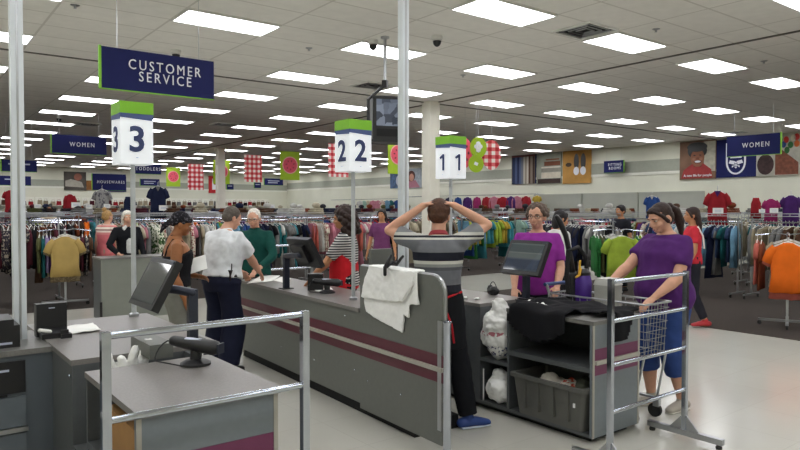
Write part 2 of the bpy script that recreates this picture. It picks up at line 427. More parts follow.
sign_px('small navy sign low on the far wall right of the TODDLERS sign', 140, 179, 159.5, 185.5, 36., '', 2)
sign_px('small navy sign beside the cream column and gingham banner', 226.5, 184, 233.5, 189.5, 34., '', 1)
sign_px('small navy sign under the middle gingham banner', 254, 182.5, 261, 188, 36., '', 1)
sign_px('navy two-line sign left of the nearest watermelon banner', 264, 178.5, 283, 185, 33., '', 2)
a, b2 = on_x(604, 173, 21.8), on_x(624, 172, 21.8)
sign('small navy sign reading FITTING ROOMS on the right wall', (21.8, (a.y+b2.y)/2, a.z), -R90, 'FITTING\nROOMS', w=a.y-b2.y, h=.45, size=.15, edge=1, line=.9)

# ------------------------------------------------------------------ promotional banners
m_bgreen = M('lime_banner', '#9fbf23', .7, var=.03)
m_melon = M('watermelon_pink', '#d94f63', .7, var=.05)
m_rind = M('watermelon_rind', '#e9a3a0', .7)
m_seed = M('watermelon_seed', '#5b1f2c', .7)
def gingham_mat():
    m, nt, b = base_mat('red_gingham', .8)
    tc = nn(nt, 'ShaderNodeTexCoord'); sx = nn(nt, 'ShaderNodeSeparateXYZ'); nt.links.new(tc.outputs['Object'], sx.inputs[0]); o = []
    for ax in ('X', 'Z'):
        d = nn(nt, 'ShaderNodeMath', operation='DIVIDE'); d.inputs[1].default_value = .17
        f_ = nn(nt, 'ShaderNodeMath', operation='FRACT'); g = nn(nt, 'ShaderNodeMath', operation='GREATER_THAN'); g.inputs[1].default_value = .5
        nt.links.new(sx.outputs[ax], d.inputs[0]); nt.links.new(d.outputs[0], f_.inputs[0]); nt.links.new(f_.outputs[0], g.inputs[0]); o.append(g.outputs[0])
    ad = nn(nt, 'ShaderNodeMath', operation='ADD'); nt.links.new(o[0], ad.inputs[0]); nt.links.new(o[1], ad.inputs[1])
    hf = nn(nt, 'ShaderNodeMath', operation='MULTIPLY'); hf.inputs[1].default_value = .5; nt.links.new(ad.outputs[0], hf.inputs[0])
    rp = nn(nt, 'ShaderNodeValToRGB'); rp.color_ramp.interpolation = 'CONSTANT'; e = rp.color_ramp.elements; e.new(.4)
    for k, (q, c) in enumerate(((0, '#f0e6e0'), (.3, '#dc6f72'), (.8, '#b8202c'))): e[k].position = q; e[k].color = lin(c)
    nt.links.new(hf.outputs[0], rp.inputs['Fac']); nt.links.new(rp.outputs['Color'], b.inputs['Base Color']); return m
m_ging = gingham_mat()
def banner(label, x0, y0, x1, y1, kind, hgt=.95):
    d = hgt*FPX/(y1-y0); c = at_d((x0+x1)/2, y1, d)
    az = math.atan2(c.x, c.y); w = (x1-x0)/FPX*d/max(.6, math.cos(az))
    o = thing('hanging_banner', label, 'banner', c)
    MB().bx(-w/2, w/2, -.006, .006, 0, hgt).build('board', m_ging if kind == 'g' else m_bgreen, o, smooth=False)
    if kind == 'm':
        Rr = w*.4
        for nm, r, y, mt in (('rind', Rr, -.012, m_rind), ('flesh', Rr*.88, -.018, m_melon)):
            MB().prism([(r*math.cos(t*PI/12), r*math.sin(t*PI/12)) for t in range(24)], 0, .006, Matrix.Translation((0, y+.006, hgt*.52)) @ Matrix.Rotation(R90, 4, 'X')).build(nm, mt, o)
        for k in range(7):
            t = 2*PI*k/7+.3; MB().ell((Rr*.5*math.cos(t), -.019, hgt*.52+Rr*.5*math.sin(t)), (.018, .004, .03), Matrix.Rotation(-t+R90, 3, 'Y'), 8, 5).build('seed', m_seed, o)
    for s in (-1, 1): MB().tube([(s*w*.42, 0, hgt), (s*w*.42, 0, CZ-c.z)], .0025, 4).build('cord', m_steel, o)
banner('green watermelon banner right of the lane three light box', 166.7, 167.5, 180, 186.5, 'm')
banner('leftmost red gingham banner, between two watermelon banners', 188.3, 164, 203.3, 190, 'g')
banner('green watermelon banner half hidden by the cream column', 213.5, 160, 229.5, 184, 'm')
banner('middle red gingham banner right of the cream column', 244.6, 155, 261.8, 182, 'g')
banner('largest green watermelon banner, right of the middle gingham one', 280.5, 151.5, 299.5, 180, 'm')
banner('red gingham banner partly behind the number two light box', 328.5, 144, 348.5, 177, 'g')
banner('green watermelon banner beside the tall white pole', 388, 137, 408, 174, 'm')
def disc(label, x0, y0, x1, y1, d, kind, extra=None):
    c = at_d((x0+x1)/2, (y0+y1)/2, d); az = math.atan2(c.x, c.y)
    w = (x1-x0)/FPX*d/2/math.cos(az-.45); h = (y1-y0)/FPX*d/2
    o = thing('hanging_disc', label, 'banner', c, -.45)
    MB().prism([(w*math.cos(t*PI/16), h*math.sin(t*PI/16)) for t in range(32)], -.008, .008, Matrix.Rotation(R90, 4, 'X')).build('board', {'g': m_ging, 'm': m_melon}.get(kind, m_bgreen), o)
    if kind == 'n':
        b = MB()
        for a_, b_, r in ((0, .08, .055), (-.05, .02, .05), (.05, .02, .05), (0, -.05, .06)): b.ell((a_, -.011, b_), (r, .006, r), None, 12, 5)
        b.build('emblem', m_letter, o)
    if kind == 'm':
        for k in range(6): MB().ell((w*.5*math.cos(k*PI/3), -.011, h*.5*math.sin(k*PI/3)), (.02, .004, .035), None, 8, 5).build('seed', m_seed, o)
    if kind == 's': MB().box((0, -.011, 0), (w*.5, .005, h*.35), ry=.4).build('emblem', m_letter, o)
    MB().tube([(0, 0, h), (0, 0, CZ-c.z)], .0025, 4).build('cord', m_steel, o)
disc('round watermelon slice sign just right of the number one box', 458, 138, 472, 168, 15.0, 'm')
disc('large round lime sign with a white emblem', 470, 137, 486.5, 158, 14.6, 'n')
disc('small round lime sign hanging below the large lime one', 468.5, 155, 483.5, 172.5, 14.4, 's')
disc('round red gingham sign right of the lime ones', 482, 140, 501, 170, 14.8, 'g')

# ------------------------------------------------------------------ wall pictures
def flat(mb, pts, y0=-.034, th=.006):
    mb.prism([(p[0], p[1]) for p in pts], 0, th, Matrix.Translation((0, y0+th, 0)) @ Matrix.Rotation(R90, 4, 'X')); return mb
def oval(cx, cz, rx, rz, n=20, a0=0, a1=2*PI): return [(cx+rx*math.cos(a0+(a1-a0)*t/(n-1 if a1-a0 < 6 else n)), cz+rz*math.sin(a0+(a1-a0)*t/(n-1 if a1-a0 < 6 else n))) for t in range(n)]
def poster(label, x0, y0, x1, y1, bg, wall='R', name='wall_picture'):
    """hung on a wall; local x to the viewer's right, z up from the lower edge; returns (thing, width, height)"""
    if wall == 'R':
        a, b = on_x(x0, y1, X1), on_x(x1, y1, X1); t = on_x(x0, y0, X1)
        w, h = a.y-b.y, t.z-a.z; o = thing(name, label, 'picture', (X1-.001, (a.y+b.y)/2, a.z), -R90)
    else:
        a, b = on_y(x0, y1, Y1), on_y(x1, y1, Y1); t = on_y(x0, y0, Y1)
        w, h = b.x-a.x, t.z-a.z; o = thing(name, label, 'picture', ((a.x+b.x)/2, Y1-.001, a.z))
    MB().bx(-w/2, w/2, -.06, 0, 0, h).build('board', bg, o, smooth=False)
    return o, w, h
def layer(o, name, m, pts, y): return flat(MB(), pts, y).build(name, m, o, smooth=False)
# dresses
m_dress = band_mat('picture_of_hanging_dresses', [(0, '#b9b3a4'), (.07, '#8f867a'), (.14, '#c2bcae'), (.22, '#5a4238'), (.30, '#8a7c70'), (.40, '#4a3a34'), (.47, '#6f5f55'), (.5, '#2c3550'), (.62, '#4a5474'), (.72, '#2c3350'), (.82, '#5a6380'), (.9, '#6f727c')], 'X', 0, 1, repeat=1.3)
o, w, h = poster('wall picture of dark and pale dresses hanging in a row', 512.5, 156, 536.5, 184.5, m_dress)
layer(o, 'print', M('dress_tops', '#6e3a34', .8), [(-w/2+.02, h*.93), (w/2-.02, h*.93), (w/2-.02, h*.99), (-w/2+.02, h*.99)], -.066)
# suitcases
o, w, h = poster('wall picture of stacked suitcases and a striped bench', 537.5, 153, 562, 184.3, M('picture_grey_green', '#9a9d90', .8, var=.15, scale=2))
for nm, c, z0, z1, a_, b_ in (('print', '#3a2824', .0, .16, -.45, .48), ('print', '#cfc6b4', .16, .36, -.3, .48), ('print', '#8f8a80', .36, .48, -.3, .48), ('print', '#d8d2c2', .48, .54, -.3, .48), ('print', '#7d4a34', .55, .7, -.18, .46), ('print', '#8c5a40', .72, .78, -.12, .42)):
    layer(o, nm, M('suitcase_print', c, .8), [(w*a_, h*z0+.02), (w*b_, h*z0+.02), (w*b_, h*z1), (w*a_, h*z1)], -.066)
# shoes
o, w, h = poster('wall picture of black and white shoes on tan wood', 563.5, 150, 591.5, 184, M('tan_wood_print', '#b98a45', .8, var=.12, scale=3))
for s in (0, .24):
    layer(o, 'print', m_black, oval(w*(.0+s), h*.62, w*.09, h*.24), -.066); layer(o, 'print', m_letter, oval(w*(-.0+s), h*.36, w*.1, h*.12), -.071)
layer(o, 'print', M('sunglasses_print', '#3b2a18', .7), oval(-w*.28, h*.55, w*.11, h*.06), -.066)
# smiling portrait
o, w, h = poster('wall portrait of a smiling person in a black beret and red top', 680.5, 142.5, 716.5, 180, M('portrait_brown', '#7d5f4c', .8, var=.2, scale=2))
layer(o, 'print', M('portrait_pale_side', '#bdb9a8', .8, var=.2, scale=5), [(w*.18, h*.2), (w*.49, h*.2), (w*.49, h*.97), (w*.18, h*.97)], -.066)
layer(o, 'print', M('portrait_red', '#a33a3a', .8), [(-w*.45, h*.03), (w*.42, h*.03), (w*.38, h*.25), (w*.15, h*.42), (-w*.12, h*.42), (-w*.38, h*.25)], -.071)
layer(o, 'print', M('portrait_neck', '#6a4232', .8), [(-w*.1, h*.33), (w*.12, h*.33), (w*.1, h*.5), (-w*.08, h*.5)], -.076)
layer(o, 'print', m_black, oval(.0, h*.74, w*.27, h*.2), -.079)
layer(o, 'print', M('portrait_skin', '#96634c', .8), oval(.01*w, h*.56, w*.19, h*.235), -.084)
layer(o, 'print', m_black, oval(.0, h*.84, w*.28, h*.125), -.089)
layer(o, 'print', M('portrait_lips', '#6e3a36', .8), oval(.02*w, h*.455, w*.105, h*.045), -.089)
layer(o, 'print', m_letter, oval(.02*w, h*.46, w*.085, h*.028), -.093)
layer(o, 'print', M('portrait_nose', '#7c4e3b', .8), oval(.015*w, h*.545, w*.04, h*.025), -.089)
for s in (-1, 1):
    layer(o, 'print', m_black, oval(.01*w+s*.08*w, h*.625, w*.03, h*.014), -.089); layer(o, 'print', M('portrait_cheek', '#a97660', .8), oval(.01*w+s*.1*w, h*.53, w*.045, h*.04), -.087)
text_mesh('A new life for people', .115, .002, m_letter, 'lettering', o, (0.02*w, -.095, h*.1), (R90, 0, 0), bold=.002)
# bee emblem
o, w, h = poster('navy wall board with a white shield and bee emblem', 717, 140.5, 757, 178, m_navy)
U_ = [(w*(-.25), h*.9)]+[(w*.0+w*.25*math.cos(PI+PI*t/14), h*.40+h*.33*math.sin(PI+PI*t/14)) for t in range(15)]+[(w*.25, h*.9)]
U2 = [(w*.205, h*.9)]+[(w*.205*math.cos(-PI*t/14), h*.40+h*.285*math.sin(-PI*t/14)) for t in range(15)]+[(-w*.205, h*.9)]
layer(o, 'shield', m_letter, U_+U2, -.066)
layer(o, 'emblem', m_letter, [(-w*.14, h*.5), (w*.14, h*.5), (w*.14, h*.58), (-w*.14, h*.58)], -.066)
layer(o, 'emblem', m_letter, oval(0, h*.32, w*.035, h*.09), -.066)
for s in (-1, 1):
    layer(o, 'emblem', m_letter, [(s*w*.02, h*.42), (s*w*.15, h*.45), (s*w*.18, h*.37), (s*w*.05, h*.33)], -.066)
    layer(o, 'emblem', m_letter, [(s*w*.03, h*.31), (s*w*.1, h*.3), (s*w*.09, h*.25)], -.066)
for k in range(3): layer(o, 'emblem', m_navy, [(-w*.035, h*(.27+.04*k)), (w*.035, h*(.27+.04*k)), (w*.035, h*(.285+.04*k)), (-w*.035, h*(.285+.04*k))], -.071)
# crafts and flowers
o, w, h = poster('wall picture of toys, flowers and a woven basket at right edge', 757, 136, 800, 176.5, M('picture_pale_grey', '#b5b3a6', .8, var=.2, scale=3))
layer(o, 'print', M('basket_print', '#7c4a38', .8, var=.25, scale=12), [(-w*.05, h*.02), (w*.48, h*.02), (w*.48, h*.3), (w*.1, h*.62), (-w*.05, h*.6)], -.066)
layer(o, 'print', M('dark_cloth_print', '#3d2a2a', .8, var=.3, scale=10), oval(-w*.28, h*.28, w*.2, h*.25), -.066)
for k, (c, a_, b_) in enumerate((('#c43a30', .2, .85), ('#3f7a46', .3, .72), ('#d8cfb8', .36, .88), ('#d06a34', .44, .74), ('#35508a', .14, .74), ('#4e8a4a', .06, .85), ('#c8403c', .44, .9), ('#3a6d3c', .22, .6))):
    layer(o, 'print', M('flower_print', c, .8), oval(w*a_, h*b_, w*.06, h*.08), -.071)
# far pictures
o, w, h = poster('blue patterned wall picture left of the tall white pole', 391, 172, 403, 188.5, M('denim_print', '#4d6487', .8, var=.4, scale=6))
layer(o, 'print', m_letterg, oval(.2*w, h*.45, w*.2, h*.3), -.066)
o, w, h = poster('wall picture of a child in pink right of the tall pole', 403.2, 169.5, 422.5, 188.5, M('picture_silver', '#9aa3ab', .8, var=.15))
layer(o, 'print', M('child_pink', '#a8717e', .8), [(-w*.3, h*.02), (w*.42, h*.02), (w*.2, h*.4), (-w*.15, h*.4)], -.066)
layer(o, 'print', M('child_hair', '#4f2f28', .8), oval(-.02*w, h*.62, w*.2, h*.28), -.071)
layer(o, 'print', M('child_skin', '#b98672', .8), oval(.0, h*.55, w*.12, h*.2), -.076)
o, w, h = poster('brown and peach wall picture mostly behind the cream column', 423, 167.5, 438, 187.5, M('picture_cocoa', '#5f4034', .8, var=.4, scale=3))
o, w, h = poster('dark wall picture of an old pale car with people', 64, 171.5, 86, 190, M('picture_dark', '#4f4a44', .8, var=.25, scale=2), 'B')
layer(o, 'print', M('old_car_print', '#a9a498', .8), [(-w*.45, h*.2), (w*.4, h*.15), (w*.3, h*.45), (-w*.2, h*.6), (-w*.45, h*.5)], -.066)
layer(o, 'print', M('hat_print', '#8e5a4a', .8), oval(w*.12, h*.72, w*.18, h*.2), -.071)
o, w, h = poster('orange brown wall picture of a wooden chest', 86.2, 180.5, 105.5, 190, M('chest_print', '#8a5a2c', .8, var=.2, scale=3), 'B')
o, w, h = poster('plain navy wall board under the HOUSEWARES sign', 106, 176, 126, 191.5, m_navy, 'B')
o, w, h = poster('red wall picture with a white letter left of the cream column', 208.5, 176, 219.5, 193, M('picture_red', '#b8262c', .8), 'B')
layer(o, 'print', m_letter, [(-w*.2, h*.2), (w*.25, h*.2), (w*.25, h*.5), (-w*.05, h*.5), (-w*.05, h*.85), (-w*.2, h*.85)], -.066)
o, w, h = poster('brown striped wall picture right of the nearest watermelon banner', 290, 174, 311, 192, band_mat('coats_print', [(0, '#6f5a50'), (.2, '#b5a598'), (.35, '#5a3c3a'), (.55, '#9a9384'), (.75, '#5f574c')], 'X', 0, 1, repeat=.8), 'B')
# ------------------------------------------------------------------ checkout counters
def stripes(root, frame, L, m_s=m_maroon, z=.485):
    """two stripes and a bumper rail along local X of `frame` (a matrix), on a face whose outside is local -Y"""
    def b(nm, m, x0, x1, y0, y1, z0, z1, bev=0):
        mb = MB(); mb.T = frame; mb.bx(x0, x1, y0, y1, z0, z1); return mb.build(nm, m, root, bevel=bev)
    b('stripe', m_s, 0, L, -.004, .004, z, z+.075); b('stripe', m_s, 0, L, -.004, .004, z+.105, z+.185)
    b('bumper_rail', m_bump, 0, L, -.022, .0, z+.076, z+.104, .008)
def screws(root, pts):
    mb = MB()
    for p in pts: mb.ell(p, (.008, .008, .008), None, 8, 5)
    mb.build('screws', m_chrome, root)

# --- long lane-two counter -------------------------------------------------
o = thing('checkout_counter', 'long grey checkout counter with maroon stripes, lane two, in the middle', 'counter', (2.915, 3.22, 0), math.radians(-3))
L, EL = 3.72, 1.12
# tall end panel with a rounded corner (profile in local Y-Z)
prof = [(.07, .06)]+[(.07, 1.08)]+[(.19-.12*math.cos(a*PI/12), 1.08+.12*math.sin(a*PI/12)) for a in range(1, 7)]+[(EL, 1.2), (EL, .06)]
mat_yz = Matrix(((0, 0, 1, 0), (1, 0, 0, 0), (0, 1, 0, 0), (0, 0, 0, 1)))
MB().prism(prof, 0, .045, mat_yz).build('end_panel', m_lam, o, smooth=False, bevel=.004)
edge = [(.0225, y, z) for y, z in prof[1:8]]+[(.0225, EL, 1.2)]
MB().tube([(.0225, .07, .08)]+edge, .012, 8).build('edge_trim', m_steel, o)
MB().bx(0, .045, EL, L, .10, .83).build('front_panel', m_lam, o, smooth=False)
MB().bx(.045, .52, L-.03, L, 0, .83).build('side_panel', m_lam, o, smooth=False)
MB().bx(.48, .52, EL+.35, L-.03, .1, .83).build('back_panel', m_lamd, o, smooth=False)
MB().bx(.05, .48, EL+.35, L-.04, .4, .43).build('shelf', m_lam, o, smooth=False)
MB().bx(-.015, .56, EL, L+.02, .83, .86).build('worktop', m_top, o, bevel=.008)
MB().bx(.05, .46, .45, L-.06, 0, .10).build('kick_plate', m_blackm, o, smooth=False)
fr = Matrix.Translation((0, L, 0)) @ Matrix.Rotation(-R90, 4, 'Z')
stripes(o, fr, L-.05)
screws(o, [(-.002, y, z) for y in (.55, 1.0, 1.9, 2.6) for z in (.3,)]+[(-.002, 1.35, .77), (-.002, 1.2, .35)])
MB().bx(-.006, .0, .075, .115, .16, .9).build('guard_plate', m_steel, o, bevel=.002)
MB().lathe([(.026, 0), (.026, .90), (.03, .905), (.03, .915), (.02, .92)], (-.03, -.02, 0)).build('guard_post', m_chrome, o)

# --- lane-one and lane-three counters share a build ------------------------
def bagging_counter(label, x, y, w, stripe_m, top, end_m, reg_len, reg_w):
    o = thing('checkout_counter', label, 'counter', (x, y, 0))
    t = .022
    # bagging end: open shelves towards local -X
    MB().bx(0, w, 0, t, .045, .84).build('end_panel', end_m, o, bevel=.004)
    for e0 in (0, w-.02): MB().bx(e0, e0+.02, -.004, .004, .045, .84).build('edge_trim', m_bump, o, smooth=False)
    MB().bx(0, w, .78, .802, .045, .84).build('divider', m_lamd, o, smooth=False)
    MB().bx(w-t, w, t, reg_len+1.10, .08, .84).build('back_panel', m_lamd, o, smooth=False)
    MB().bx(0, w-t, t, .78, .5, .535).build('shelf', m_lamd, o, bevel=.004)
    MB().bx(0, w-t, t, 1.10, .045, .07).build('shelf', m_lamd, o, bevel=.004)
    MB().bx(0, w-t, .802, 1.10, .40, .425).build('shelf', m_lamd, o, bevel=.004)
    MB().bx(-.006, w+.01, -.012, .805, .84, .868).build('worktop', top, o, bevel=.008)
    # register end
    MB().bx(0, w, 1.10, 1.122, .045, .84).build('divider', m_lamd, o, smooth=False)
    MB().bx(0, .022, 1.122, 1.10+reg_len, .045, .84).build('front_panel', m_lamd, o, smooth=False)
    MB().bx(0, reg_w, 1.10+reg_len-t, 1.10+reg_len, .0, .84).build('side_panel', m_lam, o, smooth=False)
    MB().bx(-.006, reg_w, 1.10, 1.11+reg_len, .84, .868).build('worktop', m_top, o, bevel=.008)
    MB().bx(.06, w-.06, .06, reg_len+.9, 0, .045).build('kick_plate', m_blackm, o, smooth=False)
    stripes(o, Matrix.Translation((.022, 0, 0)), w-.044, stripe_m)
    return o
c1 = bagging_counter('open shelved bagging counter at lane one under black clothing, beside the right rail', 3.865, 2.785, .57, m_maroon2, m_topd, m_lamb, .82, .57)
c3 = bagging_counter('near grey counter in the left foreground with the scanner on it', .75, 2.62, .605, m_maroon2, m_top, m_lamb, 1.35, .79)
screws(c3, [(-.004, 1.14, .78), (-.004, 1.14, .2)])

# --- left cashier counter --------------------------------------------------
o = thing('cashier_counter', 'dark blue grey cashier counter with drawers at the left edge', 'counter', (-1.1, 4.23, 0))
W = 1.895
MB().bx(0, W, .0, .02, .0, .83).build('front_panel', M('slate_laminate', '#555c63', .4, var=.03), o, smooth=False)
MB().bx(0, W, .02, .62, .0, .02).bx(0, .02, .02, .62, 0, .83).bx(0, W, .6, .62, 0, .83).build('carcass', m_lamd, o, smooth=False)
MB().bx(0, W+.006, -.015, .65, .83, .86).build('worktop', m_topd, o, bevel=.006)
d = MB().bx(1.08, 1.71, -.01, .0, .62, .80).build('cash_drawer', m_black, o, bevel=.004)
MB().prism([(.012*math.cos(k*PI/8), .012*math.sin(k*PI/8)) for k in range(16)], 0, .006, Matrix.Translation((1.32, -.01, .69)) @ Matrix.Rotation(R90, 4, 'X')).build('lock', m_chrome, d)
MB().bx(1.55, 1.63, -.0125, -.01, .745, .757).build('badge', m_letterg, d, smooth=False)
MB().bx(1.34, 1.62, -.013, -.01, .605, .618).build('drawer_slot', m_blackm, o, smooth=False)
d = MB().bx(1.08, 1.71, -.012, .0, .43, .60).build('drawer', M('slate_drawer', '#616970', .4), o, bevel=.003)
MB().bx(1.06, 1.72, -.02, .0, .40, .425).build('metal_strip', m_steel, o, bevel=.003)
d = MB().bx(1.08, 1.71, -.012, .0, .04, .39).build('door', M('slate_door', '#616970', .4), o, bevel=.003)
MB().bx(1.35, 1.4, -.02, -.012, .1, .3).build('handle', m_black, d, bevel=.003)

# --- far customer service desk --------------------------------------------
p = on_z(102, 321, 0)
o = thing('service_desk', 'plain grey service desk front behind the big tilted screen', 'counter', (p.x, p.y, 0))
MB().bx(0, 1.25, 0, .04, 0, .9).build('front_panel', M('sage_grey_laminate', '#7c7f77', .4, var=.03), o, smooth=False)
MB().bx(-.012, 1.262, -.02, .5, .9, .925).build('worktop', m_topd, o, bevel=.006)
MB().bx(-.0, .02, .04, .48, 0, .9).build('side_panel', m_lamd, o, smooth=False)
MB().bx(-.03, .0, -.03, .0, 0, .28).build('corner_guard', m_black, o, smooth=False)

# ------------------------------------------------------------------ chrome lane railings
def railing(label, x0, x1, y, h, levels, feet=True, left_post=True):
    o = thing('lane_railing', label, 'railing', (x0, y, 0)); w = x1-x0
    for xx in (0, w):
        MB().bx(xx-.016, xx+.016, -.016, .016, .0 if not feet else .05, h).build('post', m_chrome, o, bevel=.004)
        if not feet: MB().bx(xx-.05, xx+.05, -.05, .05, 0, .008).build('base_plate', m_steel, o, bevel=.002)
    for z in levels: MB().tube([(0, 0, z), (w, 0, z)], .0135, 12).build('rail', m_chrome, o)
    if feet:
        for xx in (0, w):
            f = MB().bx(xx-.02, xx+.02, -.28, .28, .03, .07)
            f = f.build('foot', m_steel, o, bevel=.004)
            g = MB()
            for s in (-1, 1): g.prism([(0, .07), (s*.11, .07), (0, .19)], -.006, .006, Matrix.Translation((xx, 0, 0)) @ Matrix.Rotation(R90, 4, 'Z') @ Matrix.Rotation(R90, 4, 'X'))
            g.build('gusset', m_steel, o, smooth=False)
            for s in (-1, 1): MB().lathe([(.02, 0), (.022, .012), (.012, .03)], (xx, s*.25, 0)).build('rubber_foot', m_rubber, f)
    return o
railing('chrome lane railing with two bars in the left foreground', .62, 1.44, 2.53, 1.205, (1.19, .88), feet=False)
railing('chrome four-bar lane railing at the right end of the lane one counter', 3.60, 4.50, 2.46, 1.21, (1.19, .94, .66, .36))
railing('far chrome lane railing behind the white haired man in green', 3.62, 4.45, 7.62, 1.2, (1.18, .88))

# ------------------------------------------------------------------ lane number lights on posts
def lane_light(label, num, base, size=.225, z0=1.97, hh=.44):
    o = thing('lane_light', label, 'lane light', base); bz = z0-base[2]; s = size/2
    MB().bx(-s, s, -s, s, bz, bz+hh*.74).build('light_box', m_lightbox, o, bevel=.004)
    MB().bx(-s-.003, s+.003, -s-.003, s+.003, bz+hh*.81, bz+hh).build('green_band', m_green, o, smooth=False)
    w = MB()                                     # slate wave between white and green
    for ang in range(4):
        w.T = Matrix.Rotation(ang*R90, 4, 'Z') @ Matrix.Translation((0, -s-.002, 0))
        w.prism([(-s+.001, bz+hh*.74), (s-.001, bz+hh*.71), (s-.001, bz+hh*.81), (0, bz+hh*.80), (-s+.001, bz+hh*.81)], 0, .004, Matrix.Translation((0, .002, 0)) @ Matrix.Rotation(R90, 4, 'X'))
    w.T = None; w.bx(-s+.002, s-.002, -s+.002, s-.002, bz+hh*.74, bz+hh*.81)
    w.build('wave_band', m_wavy, o, smooth=False)
    for ang in range(4):
        R_ = Matrix.Rotation(ang*R90, 4, 'Z'); q = R_ @ Vector((0, -s-.003, bz+hh*.38))
        if num == '1':
            n1 = MB(); n1.prism([(-.002, -.085), (.026, -.085), (.026, .085), (.004, .085), (-.045, .055), (-.036, .034), (-.002, .05)], 0, .004, Matrix.Translation((0, 0, 0)) @ Matrix.Rotation(R90, 4, 'X'))
            n1.build('number', m_numeral, o, smooth=False, loc=q, rz=ang*R90)
        else: text_mesh(num, .25, .002, m_numeral, 'number', o, q, (R90, 0, ang*R90), bold=.006)
        q = R_ @ Vector((.0, -s-.003, bz+hh*.1)); MB().box((0, 0, 0), (.018, .002, .008)).build('mark', m_letterg, o, loc=q, rz=ang*R90)
    MB().lathe([(.017, .0), (.017, bz)]).build('post', M('grey_post_paint', '#b9bdc0', .4, metal=.3), o)
    MB().lathe([(.035, 0), (.035, .02), (.02, .03)]).build('post_collar', m_steel, o)
    return o
p = on_z(133, 318, .868); lane_light('nearest lit lane number box, reading 3, on a slim post at left', '3', (1.42, 4.98, .868))
p = on_z(351.5, 300, .86); lane_light('lit lane number box reading 2 in front of the hanging television', '2', (p.x+.02, p.y, .86), z0=1.97)
lane_light('lit lane number box reading 1 above the person holding their head', '1', (4.72, 5.19, 0), z0=1.97)

# tall white power poles
for (x, y), lab in (((.635, 4.58), 'tall pale power pole rising to the ceiling at the left edge'), ((3.54, 4.50), 'tall pale power pole just left of the person holding their head')):
    o = thing('power_pole', lab, 'pole', (x, y, 0))
    MB().bx(-.034, .034, -.034, .034, 0, CZ).build('post', m_pole, o, bevel=.006)
    MB().bx(-.006, .006, -.037, -.033, .05, CZ).build('seam', m_steel, o, smooth=False)
    MB().bx(-.06, .06, -.06, .06, CZ-.03, CZ).build('ceiling_collar', m_white, o, bevel=.004)
    MB().bx(-.05, .05, -.05, .05, 0, .02).build('base_plate', m_steel, o)

# ------------------------------------------------------------------ tilted register screens
def ui_mat(name, rows, bg):
    return band_mat(name, [(i/len(rows), c) for i, c in enumerate(rows)], 'Z', -.14, .14)
def screen_ui(name, cols, strength):
    """dark glass screen showing a pale till window"""
    m, nt, b = base_mat(name, .05, 0, .6)
    tc = nn(nt, 'ShaderNodeTexCoord'); sx = nn(nt, 'ShaderNodeSeparateXYZ'); nt.links.new(tc.outputs['Object'], sx.inputs[0])
    mr = nn(nt, 'ShaderNodeMapRange'); mr.inputs[1].default_value = -.14; mr.inputs[2].default_value = .14; nt.links.new(sx.outputs['Z'], mr.inputs[0])
    rp = nn(nt, 'ShaderNodeValToRGB'); rp.color_ramp.interpolation = 'CONSTANT'; e = rp.color_ramp.elements
    while len(e) < len(cols): e.new(.5)
    for k, (q, c) in enumerate(cols): e[k].position = q; e[k].color = lin(c)
    nt.links.new(mr.outputs[0], rp.inputs['Fac']); b.inputs['Base Color'].default_value = (.01, .01, .012, 1)
    nt.links.new(rp.outputs['Color'], b.inputs['Emission Color']); b.inputs['Emission Strength'].default_value = strength
    return m
m_ui1 = screen_ui('till_screen_light', [(0, '#46535e'), (.12, '#3a4a63'), (.42, '#5a6675'), (.46, '#77827f'), (.62, '#8b9590'), (.66, '#5d6a6c'), (.9, '#7c8884')], .55)
m_ui3 = screen_ui('till_screen_grey', [(0, '#5c605f'), (.1, '#6b6f6c'), (.5, '#757872'), (.9, '#6a6d69')], .6)
def register(label, cen, normal, post, m_s, post_z=.868):
    """screen plate with local -Y as its face"""
    n = Vector(normal).normalized(); zz = (Vector((0, 0, 1))-n*n.z).normalized(); xx = zz.cross(n)*1.0
    xx = (-n).cross(zz); Mx = Matrix((xx, -n, zz)).transposed().to_4x4(); Mx.translation = Vector(cen)-Vector(post)
    o = thing('register_screen', label, 'screen', post)
    mb = MB(); mb.T = Mx; mb.bx(-.215, .215, 0, .045, -.15, .15); b = mb.build('housing', m_black, o, bevel=.01)
    mb = MB(); mb.bx(-.185, .185, -.0035, .0, -.12, .125); sc_ = mb.build('display', m_s, o, smooth=False); sc_.matrix_local = Mx
    mb = MB(); mb.T = Mx; mb.bx(-.1, .1, .045, .085, -.08, .1); mb.build('rear_housing', m_black, o, bevel=.012)
    mb = MB(); mb.T = Mx; mb.bx(-.21, .21, .0, .045, .15, .156).bx(.155, .205, -.006, .0, .132, .147); mb.build('card_reader', m_bluegrey, o)
    back = Mx @ Vector((0, .085, 0)); ph = back.z-.03
    MB().limb([back, (back.x*.55, back.y*.55, back.z-.01), (0, 0, ph)], [(.036, .026)]*3, 12, Vector((0, 1, 0))).build('arm', m_bluegrey, o)
    MB().bx(-.027, .027, -.022, .022, .0, ph+.02).build('post', m_bluegrey, o, bevel=.008)
    MB().bx(-.06, .06, -.05, .05, 0, .008).build('base_plate', m_black, o, bevel=.003)
    return o
register('big tilted register screen at lane three, facing left', (1.22, 3.93, 1.22), (-.88, 0, .47), (1.44, 3.87, .868), m_ui3)
register('register screen facing left with a lit till window, lane one', (4.22, 3.73, 1.245), (-.88, .03, .44), (4.40, 3.86, .868), m_ui1)
register('register screen at lane two seen from behind', (3.16, 5.50, 1.25), (.88, 0, .47), (3.13, 5.86, .86), m_ui1)

